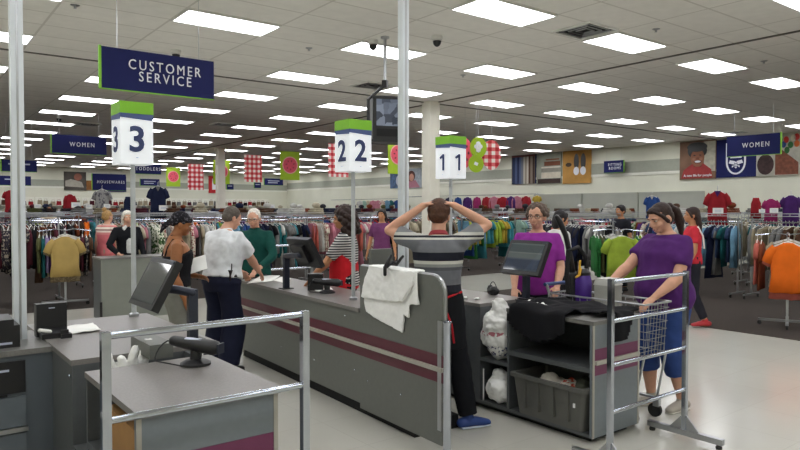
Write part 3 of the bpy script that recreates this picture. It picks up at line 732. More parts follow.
# ------------------------------------------------------------------ hanging television
q = on_z(385, 37, CZ)
o = thing('hanging_television', 'small black television hung from the ceiling left of the tall pole', 'television', (q.x, q.y, CZ))
d = 8.85; c = at_d(391, 117, d)-Vector((q.x, q.y, CZ))
MB().tube([(0, 0, 0), (0, 0, -.62)], .02, 10).build('drop_pole', m_steel, o)
MB().lathe([(.06, 0), (.06, -.02), (.03, -.03)]).build('ceiling_flange', m_steel, o)
MB().box((0, 0, -.64), (.07, .07, .1), .6).build('knuckle', m_black, o, bevel=.01)
rz = -.40
xl = Vector((math.cos(rz), math.sin(rz), 0)); yl = Vector((-math.sin(rz), math.cos(rz), 0))
MB().limb([(0, 0, -.66), tuple(-xl*.06+Vector((0, 0, -.70))), tuple(c-xl*.31+Vector((0, 0, .22))), tuple(c-xl*.31+Vector((0, 0, -.26)))], [.022]*4, 10).build('bracket_arm', m_black, o)
def tvb(nm, m, a, bev=0):
    mb = MB(); mb.bx(*a); t = mb.build(nm, m, o, bevel=bev); t.location = c; t.rotation_euler.z = rz; return t
tvb('housing', m_black, (-.25, .22, -.0, .34, -.30, .28), .02)
tvb('tray', m_black, (-.27, .24, -.01, .36, -.335, -.30), .006)
m, nt, b = base_mat('television_picture', .15, 0, .6)
tc = nn(nt, 'ShaderNodeTexCoord'); vo = nn(nt, 'ShaderNodeTexVoronoi'); vo.inputs['Scale'].default_value = 9; vo.distance = 'CHEBYCHEV'
rp = nn(nt, 'ShaderNodeValToRGB'); e = rp.color_ramp.elements; e[0].color = lin('#39465e'); e[1].color = lin('#b4c2da'); e[0].position = .2; e[1].position = .8
nt.links.new(tc.outputs['Object'], vo.inputs['Vector']); nt.links.new(vo.outputs['Color'], rp.inputs['Fac']); nt.links.new(rp.outputs['Color'], b.inputs['Emission Color'])
b.inputs['Emission Strength'].default_value = .55; b.inputs['Base Color'].default_value = (.01, .01, .01, 1)
tvb('picture', m, (-.2, .18, -.006, .0, -.12, .235))
tvb('speaker_bar', m_blackm, (-.2, .18, -.004, .0, -.26, -.16))

# ------------------------------------------------------------------ things on the counters
def receipt_printer(label, loc, rz, paper=True):
    o = thing('receipt_printer', label, 'printer', loc, rz)
    MB().prism([(-.1, 0), (.1, 0), (.1, .10), (.04, .16), (-.1, .16)], -.075, .075, Matrix.Rotation(R90, 4, 'Z') @ Matrix.Rotation(R90, 4, 'X')).build('body', m_black, o, bevel=.01)
    MB().box((0, -.055, .135), (.11, .03, .004), rx=-.7).build('paper_slot', m_bluegrey, o)
    return o
o = thing('receipt_printer', 'wide black printer box at the extreme left edge', 'printer', (.43, 4.44, .86), 0)
MB().bx(-.2, .17, -.12, .14, 0, .125).build('body', m_black, o, bevel=.012)
MB().prism([(-.12, .125), (.12, .125), (.1, .165), (-.12, .16)], -.17, .14, Matrix.Rotation(R90, 4, 'Z') @ Matrix.Rotation(R90, 4, 'X')).build('lid', m_black, o, bevel=.008)
MB().bx(.06, .13, -.1235, -.12, .02, .032).build('badge', m_letterg, o, smooth=False)
o = thing('receipt_printer', 'upright black receipt printer with a white roll beside the left pole', 'printer', (.80, 4.52, .868), 0); o.scale = (.85,)*3
MB().bx(-.1, .1, .0, .09, 0, .235).build('body', m_black, o, bevel=.012)
MB().prism([(-.12, 0), (.02, 0), (.02, .07), (-.12, .035)], -.085, .085, Matrix.Rotation(R90, 4, 'Z') @ Matrix.Rotation(R90, 4, 'X')).build('front_tray', m_black, o, bevel=.006)
MB().bx(-.02, .02, -.002, .0, .2, .207).build('badge', m_letterg, o, smooth=False)
MB().limb([(-.085, -.05, .055), (-.03, -.1, .05)], [.016, .013], 8).build('paper_roll', m_paper, o)
MB().bx(.03, .1, -.16, -.08, .0, .03).bx(.035, .085, -.13, -.1, .03, .055).build('stapler', m_black, o, bevel=.005)

def crumpled(name, label, cat, poly, z, m, amp=.012, th=.004, seed=0, lift=None):
    """loose sheet lying on a surface"""
    rnd = random.Random(seed); mb = MB(); bm = mb.bm
    vs = [bm.verts.new((p[0], p[1], 0)) for p in poly]; bm.faces.new(vs)
    bmesh.ops.triangulate(bm, faces=bm.faces[:]); bmesh.ops.subdivide_edges(bm, edges=bm.edges[:], cuts=4, use_grid_fill=True)
    ox = rnd.random()*50
    for v in bm.verts:
        v.co.z = z+.002+amp*(.5+.5*math.sin(v.co.x*23+ox)*math.cos(v.co.y*19+ox*.7))*(1+.5*math.sin(v.co.x*51+v.co.y*37))*.7
    r = bmesh.ops.extrude_face_region(bm, geom=bm.faces[:])
    for g in r['geom']:
        if isinstance(g, bmesh.types.BMVert): g.co.z += th
    o = mb.build(name, m, None, smooth='all'); return tag(o, label, cat)
def zpoly(pts, z): return [(on_z(a, b, z).x, on_z(a, b, z).y) for a, b in pts]
crumpled('paper_sheets', 'rumpled white papers on the left counter beside the black printer', 'paper', zpoly([(58, 329), (70, 327), (93, 324.5), (101, 331), (80, 334), (58, 336)], .868), .868, m_paper, .015, seed=1)
crumpled('paper_sheet', 'white paper sheet on the lane two counter by the man in white', 'paper', zpoly([(247, 284), (262, 275.5), (280, 276), (272, 281.5)], .86), .86, m_paper, .003, seed=3)
crumpled('paper_sheet', 'second white paper sheet, next to the lane two register post', 'paper', zpoly([(272, 281), (281, 277.5), (291, 279), (283, 283)], .86), .86, m_paper, .003, seed=4)
crumpled('paper_slip', 'small white paper slip beside the dark hand scanner on lane two', 'paper', zpoly([(313, 290), (330, 287.5), (333, 290), (318, 292)], .86), .86, m_paper, .002, seed=5)
for k, (a, b) in enumerate(((465, 299), (477, 300))):
    q = on_z(a, b, .868); o = thing('paper_scrap', ['small white crumpled scrap on the lane one counter, the left one', 'small white crumpled scrap on the lane one counter, the right one'][k], 'paper', q)
    MB().ell((0, 0, .01), (.03, .02, .012), None, 8, 5).organic('scrap', m_paper, o, .005, 1, .02, .02)
# hand scanner in its stand (near) and the lane-two one
def hand_scanner(label, loc, rz):
    o = thing('hand_scanner', label, 'scanner', loc, rz)
    MB().lathe([(.075, 0), (.075, .012), (.05, .025), (.03, .03)], seg=24).build('base', m_black, o)
    MB().limb([(0, 0, .02), (0.0, .01, .07)], [.028, .03], 10).build('neck', m_black, o)
    MB().limb([(-.12, 0, .115), (-.05, 0, .105), (.06, 0, .095), (.10, 0, .09)], [(.03, .026), (.032, .03), (.042, .036), (.045, .038)], 14, Vector((0, 1, 0))).build('body', m_black, o)
    MB().box((.138, 0, .088), (.01, .06, .05)).build('window', m_bluegrey, o, bevel=.004)
    MB().limb([(-.05, 0, .13), (.04, 0, .125)], [(.018, .006)]*2, 10, Vector((0, 1, 0))).build('label_strip', m_letterg, o)
    pts = [(-.13, 0, .115)]+[(-.13-.06*math.sin(t*.35), -.02*t*.6, .12-.05*(1-math.cos(t*.45))) for t in range(1, 7)]+[(-.02, -.09, .012)]
    MB().tube(pts, .004, 6).build('cable', m_black, o)
    return o
hand_scanner('black hand scanner in its cradle on the near left counter', (1.22, 3.24, .868), -.9)
hand_scanner('dark hand scanner lying on the lane two counter', (3.28, 5.33, .86), -.3)
p = on_z(296, 284, .86)
receipt_printer('black receipt printer on the lane two counter beside the scanner', (3.33, 5.62, .86), -.6)

# white bags in the near counter's well; cardboard; grey box behind the scanner
def bag_blob(name, label, cat, loc, r, m, seed, parent=None, handles=True, group=None):
    rnd = random.Random(seed); o = thing(name, label, cat, loc, rnd.uniform(0, 6), group)
    mb = MB().ell((0, 0, r[2]*.9), (r[0], r[1], r[2]*.92)).ell((r[0]*.1, r[1]*.05, r[2]*1.2), (r[0]*.9, r[1]*.9, r[2]*.62))
    for k in range(4): mb.ell((rnd.uniform(-.5, .5)*r[0], rnd.uniform(-.5, .5)*r[1], r[2]*rnd.uniform(.5, 1.5)), (r[0]*.55, r[1]*.55, r[2]*.5))
    mb.limb([(0, 0, r[2]*1.4), (r[0]*.15, 0, r[2]*1.9)], [r[0]*.75, r[0]*.4], 8)
    if handles: mb.limb([(r[0]*.3, 0, r[2]*1.5), (r[0]*.5, .02, r[2]*2.1)], [r[0]*.2, r[0]*.1], 8)
    mb.organic('body', m, o, .008, 3, r[0]*.32, r[0]*.5)
    return o
o = thing('carrier_bags', 'white carrier bags standing up in the well left of the scanner', 'plastic bag', (1.0, 3.6, .3))
MB().limb([(0, 0, .1), (0, .0, .45), (-.04, .02, .57)], [(.06, .05), (.045, .03), (.02, .012)], 12).limb([(0, 0, .4), (.03, .0, .63)], [(.035, .02), (.022, .01)], 10).limb([(.02, .02, .4), (.12, .05, .64)], [(.04, .02), (.03, .01)], 10).limb([(.08, -.02, .35), (.18, -.03, .50)], [(.05, .03), (.03, .015)], 10).limb([(-.02, .03, .4), (-.10, .05, .60)], [(.03, .02), (.018, .01)], 8).organic('body', m_bag, o, .008, 2, .03, .05)
o = thing('metal_tray', 'long grey metal ledge behind the near hand scanner', 'tray', (1.13, 3.62, .868))
MB().bx(-.06, .06, -.14, .2, .0, .075).build('body', m_lam, o, bevel=.006)
o = thing('cardboard_box', 'brown cardboard box inside the near counter\'s open shelf', 'box', (.78, 2.68, .536))
MB().bx(0, .42, 0, .5, 0, .22).build('body', m_cardb, o, bevel=.003); MB().bx(.0, .42, .23, .27, .22, .222).build('tape', M('packing_tape', '#b79a6a', .3), o, smooth=False)

# ------------------------------------------------------------------ white bags hung over the end panel
m_hook = m_black
o = thing('carrier_bag_stack', 'stack of white plastic carrier bags hung over the tall grey panel', 'plastic bag', (2.93, 3.6, 0), math.radians(-3))
def hung(pts, off, th, disp, name, seed):
    q = [on_x(a, b, 2.93) for a, b in pts]; mb = MB()
    mb.prism([(v.y-3.6, v.z) for v in q], -off-th, -off, mat_yz)
    return mb.organic(name, m_bag, o, .007, 3, disp, .12)
hung([(362, 296), (363.5, 312), (380, 322), (403, 332.5), (404.5, 314), (410, 318), (411, 305), (421.5, 305), (416, 272), (370, 272)], .004, .014, .02, 'back_layer', 1)
hung([(370, 265), (419.5, 272), (417.5, 285), (409, 296), (406, 302), (385, 301), (361.5, 297), (365, 283)], .024, .018, .026, 'front_layer', 2)
hung([(368, 266.5), (369.5, 264.5), (420, 271), (421.5, 305), (417, 304), (415, 274)], .018, .012, .012, 'side_fold', 3)
y0, y1 = on_x(369.5, 265, 2.93).y-3.6, on_x(419, 272, 2.93).y-3.6
MB().bx(-.045, .075, min(y0, y1)+.02, max(y0, y1)-.02, 1.203, 1.222).organic('top_fold', m_bag, o, .008, 2, .01, .1)
h = [on_x(a, b, 2.93) for a, b in ((391, 274), (391.5, 267), (392, 255.5), (394, 262), (397, 264), (401, 258.5), (402.8, 256.5))]
q = thing('bag_hook', 'black looped hook holding the hung white bags', 'hook', (2.95, 3.6, 1.2))
def L_(v, dx): return (v.x-2.95+dx, v.y-3.6, v.z-1.2)
MB().limb([L_(h[0], -.055), L_(h[1], -.06), L_(h[2], -.01)], [.013, .014, .01], 8).build('loop', m_hook, q)
MB().limb([L_(h[1], -.05), L_(h[3], -.01), L_(h[4], .0), L_(h[5], .0), L_(h[6], .0)], [.012, .014, .012, .011, .01], 8).build('strap', m_hook, q)

# grey register back behind the end panel, and a white bag roll
q = thing('bag_dispenser', 'small grey upright panel behind the hung bags, left of the tall pole', 'panel', (3.32, 4.52, .862))
MB().bx(-.12, .1, -.02, .02, 0, .45).build('board', m_lam, q, bevel=.01)
MB().bx(-.12, .1, -.06, .06, 0, .012).build('foot', m_steel, q)

# ------------------------------------------------------------------ lane-one shelves
def print_bag_mat():
    m, nt, b = base_mat('printed_white_bag', .35, 0, .5)
    tc = nn(nt, 'ShaderNodeTexCoord'); no = nn(nt, 'ShaderNodeTexNoise'); no.inputs['Scale'].default_value = 38
    sx = nn(nt, 'ShaderNodeSeparateXYZ'); nt.links.new(tc.outputs['Object'], sx.inputs[0]); nt.links.new(tc.outputs['Object'], no.inputs['Vector'])
    def win(lo, hi):
        a = nn(nt, 'ShaderNodeMath', operation='GREATER_THAN'); a.inputs[1].default_value = lo
        c = nn(nt, 'ShaderNodeMath', operation='LESS_THAN'); c.inputs[1].default_value = hi
        g = nn(nt, 'ShaderNodeMath', operation='MULTIPLY'); nt.links.new(sx.outputs['Z'], a.inputs[0]); nt.links.new(sx.outputs['Z'], c.inputs[0])
        nt.links.new(a.outputs[0], g.inputs[0]); nt.links.new(c.outputs[0], g.inputs[1])
        t = nn(nt, 'ShaderNodeMath', operation='GREATER_THAN'); t.inputs[1].default_value = .54; nt.links.new(no.outputs['Fac'], t.inputs[0])
        r = nn(nt, 'ShaderNodeMath', operation='MULTIPLY'); nt.links.new(g.outputs[0], r.inputs[0]); nt.links.new(t.outputs[0], r.inputs[1]); return r.outputs[0]
    m1 = nn(nt, 'ShaderNodeMix', data_type='RGBA'); m1.inputs[6].default_value = lin('#dfdfdc'); m1.inputs[7].default_value = lin('#a8606c'); nt.links.new(win(.2, .235), m1.inputs[0])
    m2 = nn(nt, 'ShaderNodeMix', data_type='RGBA'); m2.inputs[7].default_value = lin('#39416b'); nt.links.new(m1.outputs[2], m2.inputs[6]); nt.links.new(win(.03, .12), m2.inputs[0])
    nt.links.new(m2.outputs[2], b.inputs['Base Color']); return m
bag_blob('shopping_bag', 'full printed white shopping bag standing in the lane one well', 'shopping bag', (3.955, 3.735, .43), (.165, .15, .225), print_bag_mat(), 11)
bag_blob('plastic_bag', 'crumpled white plastic bag on the low shelf under the shopping bag', 'plastic bag', (3.975, 3.73, .073), (.15, .135, .12), m_bag, 12, handles=False)
o = thing('metal_rod', 'thin white upright rod beside the low crumpled bag', 'rod', (3.88, 3.86, .071)); MB().tube([(0, 0, 0), (0, 0, .26)], .006, 6).build('rod', m_white, o)
# grey tote with clothes
o = thing('storage_tote', 'grey plastic tote full of clothes under the lane one counter', 'bin', (4.03, 3.165, .072))
m_tote = M('grey_tote_plastic', '#5d5d59', .5, var=.05)
bx, by, hh = .2, .33, .315
mb = MB()
def ring(sx, sy, z, r=.03, n=4):
    out = []
    for qx, qy, a0 in ((1, 1, 0), (-1, 1, R90), (-1, -1, PI), (1, -1, 3*R90)):
        for k in range(n+1):
            a = a0+R90*k/n; out.append(mb._v((qx*(sx-r)+r*math.cos(a), qy*(sy-r)+r*math.sin(a), z)))
    return out
mb.rings([ring(bx-.03, by-.03, 0), ring(bx, by, hh-.03), ring(bx+.02, by+.02, hh-.03), ring(bx+.02, by+.02, hh), ring(bx-.008, by-.008, hh), ring(bx-.036, by-.036, .01)])
mb.build('tub', m_tote, o)
for y in (-.2, -.07, .07, .2): MB().bx(-bx-.012, -bx+.02, y-.006, y+.006, .06, hh-.03).build('rib', m_tote, o, smooth=False)
MB().bx(-bx-.004, -bx+.004, -.26, -.245, .17, .2).build('tag', m_card, o)
m_cl = [M('cream_knit', '#cfc8bc', .9), M('olive_cloth', '#55584a', .9), M('ivory_cloth', '#d8d2c6', .9), spot_mat('coral_print_cloth', '#cf5a48', '#e2dacd', 25), M('black_cloth', '#1b1b1e', .9)]
for k, (x, y, z, r, m, lab) in enumerate(((-.06, .07, .26, (.11, .13, .09), m_cl[2], 'ivory garment heaped in the grey tote, left of the heap'), (-.02, -.08, .25, (.12, .12, .07), m_cl[3], 'coral print garment tucked in the middle of the grey tote'), (.0, -.2, .27, (.1, .07, .1), m_cl[1], 'olive garment bunched at the right end of the grey tote'), (.08, .1, .2, (.1, .16, .08), m_cl[0], 'cream knit garment at the back of the grey tote'))):
    t = thing('folded_garment', lab, 'garment', (4.03+x, 3.165+y, .072+z-.1))
    MB().ell((0, 0, .06), r).ell((.02, .03, .09), (r[0]*.7, r[1]*.6, r[2]*.9)).organic('cloth', m, t, .009, 2, .06, .06)
# black clothing draped over the lane-one top
def drape(label, a0, a1, b0, b1, x_edge, y_edge, z, m, seed, cut):
    rnd = random.Random(seed); mb = MB(); n, q = 44, 44; V = {}
    for i in range(n+1):
        for j in range(q+1):
            a = a0+(a1-a0)*i/n; b = b0+(b1-b0)*j/q
            if not cut(a, b): continue
            dx = max(0, x_edge-a); dy = max(0, y_edge-b); dr = max(dx, dy)
            w = .5+.5*math.sin(a*17+math.sin(b*9)*1.6)*math.cos(b*11+1.3*math.sin(a*13)); w2 = .5+.5*math.sin(a*41+b*17+2*math.sin(b*7))
            X_ = max(a, x_edge-.012)-(.018*w if dx > 0 and dx >= dy else 0)-.01*(dx > 0); Y_ = max(b, y_edge-.012)-(.02*w if dy > 0 and dy > dx else 0)-.008*(dy > 0)
            zz = z+.006+(.045*w+.014*w2)*(1 if dr == 0 else max(0, 1-dr*9)) - dr
            V[i, j] = mb._v((X_, Y_, zz))
    for i in range(n):
        for j in range(q):
            k = [(i, j), (i+1, j), (i+1, j+1), (i, j+1)]
            if all(t in V for t in k): mb.face([V[t] for t in k])
    o = mb.build('draped_clothing', m, None, smooth='all'); md = o.modifiers.new('thick', 'SOLIDIFY'); md.thickness = .008; md.offset = 1
    return tag(o, label, 'clothing')
m_blackcloth = M('black_jersey', '#131317', .85, var=.15, spec=.2)
drape('black clothing heaped across the lane one counter and hanging over its edges', 3.605, 4.445, 2.585, 3.585, 3.857, 2.771, .868, m_blackcloth, 3,
      lambda a, b: (a > 3.857-.05-.17*max(0, math.sin((b-2.885)*4.2)) if b > 2.985 else a > 4.015+.05*math.sin(b*30)) and (b > 2.771 or (4.035 < a < 4.315+(b-2.771)*.5 and b > 2.585)) and b < 3.565-.04*math.sin(a*20))
# small things by the lane-one register
o = thing('receipt_roll', 'crumpled white receipt paper at the foot of the lane one screen', 'paper', (4.10, 3.49, .87))
MB().ell((0, 0, .02), (.05, .11, .018)).ell((.02, .08, .02), (.04, .04, .02)).organic('paper', m_paper, o, .007, 1, .04, .03)
# ------------------------------------------------------------------ people
m_eye = M('eye_white', '#e4dfd6', .3); m_iris = M('dark_iris', '#2a1d16', .3); m_lip = M('lips', '#a8625a', .5)
def skin(c): return M('skin', c, .5, var=.05, scale=20, spec=.35, sss=.08)
SK = dict(light=skin('#c89878'), pink=skin('#cf9d84'), tan=skin('#b98460'), brown=skin('#98633f'), dark=skin('#6b4530'))
def ik(a, t, l1, l2, pole):
    a, t = Vector(a), Vector(t); d = t-a; L_ = d.length
    if L_ > (l1+l2)*.995: d *= (l1+l2)*.995/L_; L_ = d.length; t = a+d
    u = d.normalized(); x = (l1*l1-l2*l2+L_*L_)/(2*L_); hgt = math.sqrt(max(0, l1*l1-x*x))
    p = Vector(pole)-u*Vector(pole).dot(u); p.normalize()
    return a+u*x+p*hgt, t
def hand(mb, w, d, n, side, curl=.5, k=1.):
    """palm + four bent fingers + thumb; d = pointing direction, n = where the palm faces"""
    d = Vector(d).normalized(); n = Vector(n); n = (n-d*n.dot(d)).normalized(); l = d.cross(n)*side   # towards the thumb
    w = Vector(w)
    mb.limb([w-d*.01, w+d*.03*k, w+d*.085*k], [(.027*k, .02*k), (.038*k, .018*k), (.04*k, .014*k)], 12, l)
    for f, (off, ln) in enumerate(((.030, .070), (.010, .080), (-.010, .074), (-.029, .058))):
        p = w+d*.085*k+l*off*k; pts = [p-d*.02]; a = 0
        for s in range(3):
            a += curl*(.55 if s else .35)*(1+.1*f); p = p+(d*math.cos(a)+n*math.sin(a)+l*off*.9)*(ln*k*(.42, .32, .26)[s]); pts.append(p)
        mb.limb(pts, [.0092*k, .009*k, .0082*k, .0068*k], 8, l)
    b = w+d*.022*k+l*.026*k; t = (d*.62+l*.72+n*.3).normalized()
    mb.limb([b, b+t*.035*k, b+t*.035*k+(d*.85+l*.3+n*.35)*.03*k], [.0125*k, .0105*k, .0085*k], 8, n)
def person(label, x, y, face, H=1.7, bulk=1., belly=0., lean=0., tilt=0., turn=0., nod=0., sk='light', R=None, L=None, legs=None, top=None, pants=None, shoes=None,
           hair=None, vox=.0085, bust=0., glasses=False, shoulder=1., hips=1., face_hair=None, curl=.5, z0=0., headk=1.):
    s = H/1.7; S = lambda p: Vector(p)*s
    o = thing('person', label, 'person', (x, y, z0), math.atan2(-face[0], face[1]))
    skm = SK[sk]
    def sp(z): return lean*max(0, z-.92)
    sides = Vector((1, 0, 0))
    # torso table: height -> (half width, half depth, forward offset)
    T = [(.84, .150*hips, .100, 0), (.92, .172*hips, .118, -.005), (1.00, .160*hips, .112, .0), (1.08, .146, .104, .004), (1.17, .152, .110, .004+bust*.2), (1.27, .168, .116, .008+bust*.5), (1.35, .165*shoulder, .100, .0), (1.40, .125*shoulder, .078, -.006), (1.43, .088, .066, -.006), (1.46, .060, .057, -.004)]
    def torso_pts(z0_, z1_, g=0., bel=1.):
        rows = [r for r in T if z0_ < r[0] < z1_]
        def at(z):
            for a, b in zip(T, T[1:]):
                if a[0] <= z <= b[0]:
                    t = (z-a[0])/(b[0]-a[0]); return (z,)+tuple(a[i]+(b[i]-a[i])*t for i in (1, 2, 3))
            return T[0] if z < T[0][0] else T[-1]
        rows = [at(z0_)]+rows+[at(z1_)]
        P_, Q_ = [], []
        for z, a, b, f in rows:
            be = belly*math.exp(-((z-1.04)/.13)**2)*bel
            bu = bulk if z < 1.38 else 1+(bulk-1)*.5
            P_.append(S((0, f+sp(z)+be*.5, z))); Q_.append(((a*bu+g+be*.25)*s, (b*bu+g+be*.5)*s))
        return P_, Q_
    mb = MB()
    P_, Q_ = torso_pts(.86, 1.45)
    kt = .93 if top and top.get('sleeve', .6) else 1.; kl = .88 if pants else 1.; ka = .86 if kt < 1 and top.get('sleeve', .6) > .3 else 1.
    Q_ = [(a*(kt if i < len(Q_)-2 else 1), b*(kt if i < len(Q_)-2 else 1)) for i, (a, b) in enumerate(Q_)]
    mb.limb(P_, Q_, 20, sides, 3, .3)
    # head
    hp = S((0, sp(1.5)-.002, 1.462)); Hm = Matrix.Translation(hp) @ Matrix.Rotation(turn, 4, 'Z') @ Matrix.Rotation(-nod, 4, 'X') @ Matrix.Rotation(tilt, 4, 'Y') @ Matrix.Scale(s*headk, 4)
    mb.limb([S((0, sp(1.41)-.008, 1.41)), S((0, sp(1.45), 1.46)), Hm @ Vector((0, .012, .045)), Hm @ Vector((0, .012, .09))], [.060*s, .055*s, .054*s, .054*s], 14)
    hd = MB.__new__(MB); hd.bm = mb.bm; hd.mi = 0; hd.T = Hm
    hd.ell((0, .012, .150), (.073, .092, .088)); hd.ell((0, .042, .105), (.060, .068, .074)); hd.ell((0, .072, .052), (.034, .034, .026)); hd.ell((0, .03, .06), (.05, .05, .04))
    for q in (-1, 1):
        hd.ell((q*.036, .074, .098), (.026, .026, .022)); hd.ell((q*.030, .096, .150), (.030, .014, .010))
        hd.ell((q*.075, .002, .112), (.011, .020, .031), Matrix.Rotation(q*.3, 3, 'Z'))
    hd.limb([(0, .098, .14), (0, .114, .108), (0, .116, .098)], [.008, .013, .013], 8, caps=2); hd.ell((.011, .106, .097), (.009, .01, .008)); hd.ell((-.011, .106, .097), (.009, .01, .008))
    hd.ell((0, .101, .068), (.024, .010, .0075)); hd.ell((0, .099, .059), (.021, .011, .0075))
    # arms
    arms = {}
    for q, A in ((1, R), (-1, L)):
        A = dict(A or {}); sh = S((q*(.172*shoulder+.02*(bulk-1)), sp(1.385)-.006, 1.368+A.get('raise', 0)))
        tgt = S(A.get('to', (q*.30, .05, .80))); el, wr = ik(sh, tgt, .290*s, .255*s, A.get('pole', (q*.3, -1, -.2)))
        if 'elbow' in A: el, wr = S(A['elbow']), tgt
        k = s*(1+(bulk-1)*.7)
        mb.limb([S((q*.11, sp(1.37), 1.375)), sh, sh.lerp(el, .5), el], [.050*k*ka, .052*k*ka, .047*k, .038*k], 12, Vector((0, 1, 0)))
        mb.limb([el, el.lerp(wr, .3), wr], [.038*k, .040*k, .0265*s], 12, Vector((0, 1, 0)))
        d = Vector(A.get('dir', (wr-el))); hand(mb, wr, d, A.get('palm', (-q, .2, -.3)), q*A.get('flip', 1), A.get('curl', curl), s*.98)
        arms[q] = (sh, el, wr)
    # legs
    LG = legs or {}
    lg = {}
    for q, key in ((1, 'R'), (-1, 'L')):
        a = LG.get(key, {}); hipj = S((q*.088*hips, 0, .88)); an = S(a.get('to', (q*.10, -.02, .085)))
        kn, an = ik(hipj, an, .415*s, .395*s, a.get('pole', (q*.1, 1, 0)))
        b = 1+(bulk-1)*.8
        mb.limb([hipj, hipj.lerp(kn, .5), kn, kn.lerp(an, .35)+Vector((0, -.012, 0)), an], [.088*s*b*kl, .073*s*b*kl, .054*s*b, .055*s*b, .036*s], 14)
        fd = Vector(a.get('toe', (q*.2, 1, 0))).normalized(); up = an.z-.06*s
        mb.limb([an-fd*.045*s+Vector((0, 0, -.045*s)), an+fd*.06*s+Vector((0, 0, -.05*s)), an+fd*.15*s+Vector((0, 0, -.06*s))], [(.034*s, .034*s), (.042*s, .030*s), (.036*s, .02*s)], 12, Vector((fd.y, -fd.x, 0)))
        mb.limb([an, an+Vector((0, 0, -.05*s))], [.034*s, .036*s], 10)
        lg[q] = (hipj, kn, an, fd)
    body = mb.organic('body', skm, o, vox, 3)
    # face details
    def face_piece(nm, m, fn):
        f = MB(); f.T = Hm; fn(f); return f.build(nm, m, o)
    for q in (-1, 1):
        e = face_piece('eye', m_eye, lambda f: f.ell((q*.031, .094, .136), (.0135, .011, .0075), None, 10, 6))
        f = MB(); f.T = Hm; f.ell((q*.031, .1025, .136), (.0058, .004, .0062), None, 10, 6); f.build('iris', m_iris, e)
    hm = (hair or {}).get('mat')
    if hm: face_piece('eyebrows', (hair or {}).get('brow', hm), lambda f: [f.limb([(q*.014, .112, .155), (q*.032, .111, .160), (q*.050, .098, .155)], [.0035, .004, .0025], 6) for q in (-1, 1)])
    face_piece('lips', m_lip, lambda f: (f.limb([(-.024, .099, .064), (0, .111, .067), (.024, .099, .064)], [.003, .0045, .003], 8), f.limb([(-.02, .099, .060), (0, .110, .058), (.02, .099, .060)], [.003, .005, .003], 8)))
    if glasses:
        def gl(f):
            for q in (-1, 1):
                f.tube([(q*.034+.024*math.cos(t*PI/8), .113-.006*abs(math.cos(t*PI/8)), .133+.017*math.sin(t*PI/8)) for t in range(17)], .0022, 5)
                f.tube([(q*.058, .107, .137), (q*.074, .07, .138), (q*.079, .0, .135)], .002, 5)
            f.tube([(-.011, .114, .136), (.011, .114, .136)], .0022, 5)
        face_piece('glasses', m_black if glasses is True else glasses, gl)
    # hair
    if hair and hair.get('style') != 'none':
        st = hair['style']; h = MB(); h.T = Hm
        cap = lambda a, b, c: h.ell(a, b, None, 16, 9)
        if st in ('short', 'buzz', 'grey'):
            t = .006 if st == 'buzz' else .014
            h.ell((0, -.004, .165), (.074+t, .086+t, .080+t)); h.ell((0, -.028, .12), (.068+t*.6, .062+t*.6, .06))
            if st == 'short': h.ell((0, .065, .212), (.052, .035, .022)); h.limb([(-.05, .06, .205), (.05, .06, .205)], [.02, .02], 8)
            for q in (-1, 1): h.limb([(q*.072, .03, .16), (q*.074, .022, .125)], [.011, .007], 6)
        if st == 'bald': h.ell((0, -.03, .13), (.08, .066, .05)); [h.limb([(q*.074, .02, .15), (q*.076, -.01, .115)], [.012, .012], 6) for q in (-1, 1)]
        if st == 'curlyshort':
            for k in range(46):
                a = k*2.399; z = k/46.; r_ = math.sqrt(max(0, 1-(z*.98)**2)); 
                pz = .125+.118*z; px_ = .084*r_*math.cos(a)*1.05; py_ = -.006+.094*r_*math.sin(a)
                if py_ > .045 and pz < .195: continue
                h.ell((px_, py_, pz), (.026, .026, .024), None, 8, 6)
            h.ell((0, -.012, .165), (.08, .09, .078)); h.ell((0, -.035, .115), (.07, .05, .05))
        if st in ('long', 'pony', 'bob', 'curlylong'):
            if st == 'pony': h.ell((0, -.006, .162), (.0775, .0925, .084)); h.ell((0, -.034, .118), (.076, .064, .068))
            else: h.ell((0, -.004, .166), (.084, .095, .088)); h.ell((0, -.034, .115), (.082, .068, .07))
            for q in (-1, 1): h.limb([(q*.03, .085, .205), (q*.072, .058, .165), (q*.082, .02, .10)], [(.016, .010), (.015, .012), (.014, .018)], 8)
            h.ell((0, .05, .203), (.058, .046, .03) if st == 'pony' else (.062, .048, .032))
        if st == 'long': h.limb([(0, -.05, .14), (0, -.075, .02), (0, -.085, -.14), (0, -.08, -.22)], [(.08, .05), (.092, .045), (.085, .035), (.05, .02)], 14)
        if st == 'bob': h.limb([(0, -.04, .15), (0, -.05, .07), (0, -.045, .01)], [(.085, .06), (.09, .055), (.07, .04)], 14)
        if st == 'pony': h.ell((0, -.105, .175), (.03, .03, .03)); h.limb([(0, -.10, .175), (0, -.15, .12), (0, -.155, .02), (0, -.13, -.08)], [.022, .036, .04, .016], 10)
        if st == 'curlylong':
            for k in range(60):
                a = k*2.399; z = 1-k/60.*1.9; pz = .12+.12*z if z > 0 else .12+.19*z; r_ = math.sqrt(max(.05, 1-z*z)) if z > 0 else 1.05
                px_ = .098*r_*math.cos(a)*1.1; py_ = -.018+.1*r_*math.sin(a)
                if py_ > .03 and pz < .2: continue
                h.ell((px_, py_, pz), (.042, .042, .04), None, 8, 6)
            h.ell((0, -.03, .12), (.1, .09, .11)); h.ell((0, -.05, .0), (.1, .07, .1))
        if st == 'bun': h.ell((0, -.004, .166), (.082, .094, .086)); h.ell((0, -.034, .115), (.076, .064, .06)); h.ell((0, -.06, .265), (.042, .042, .038))
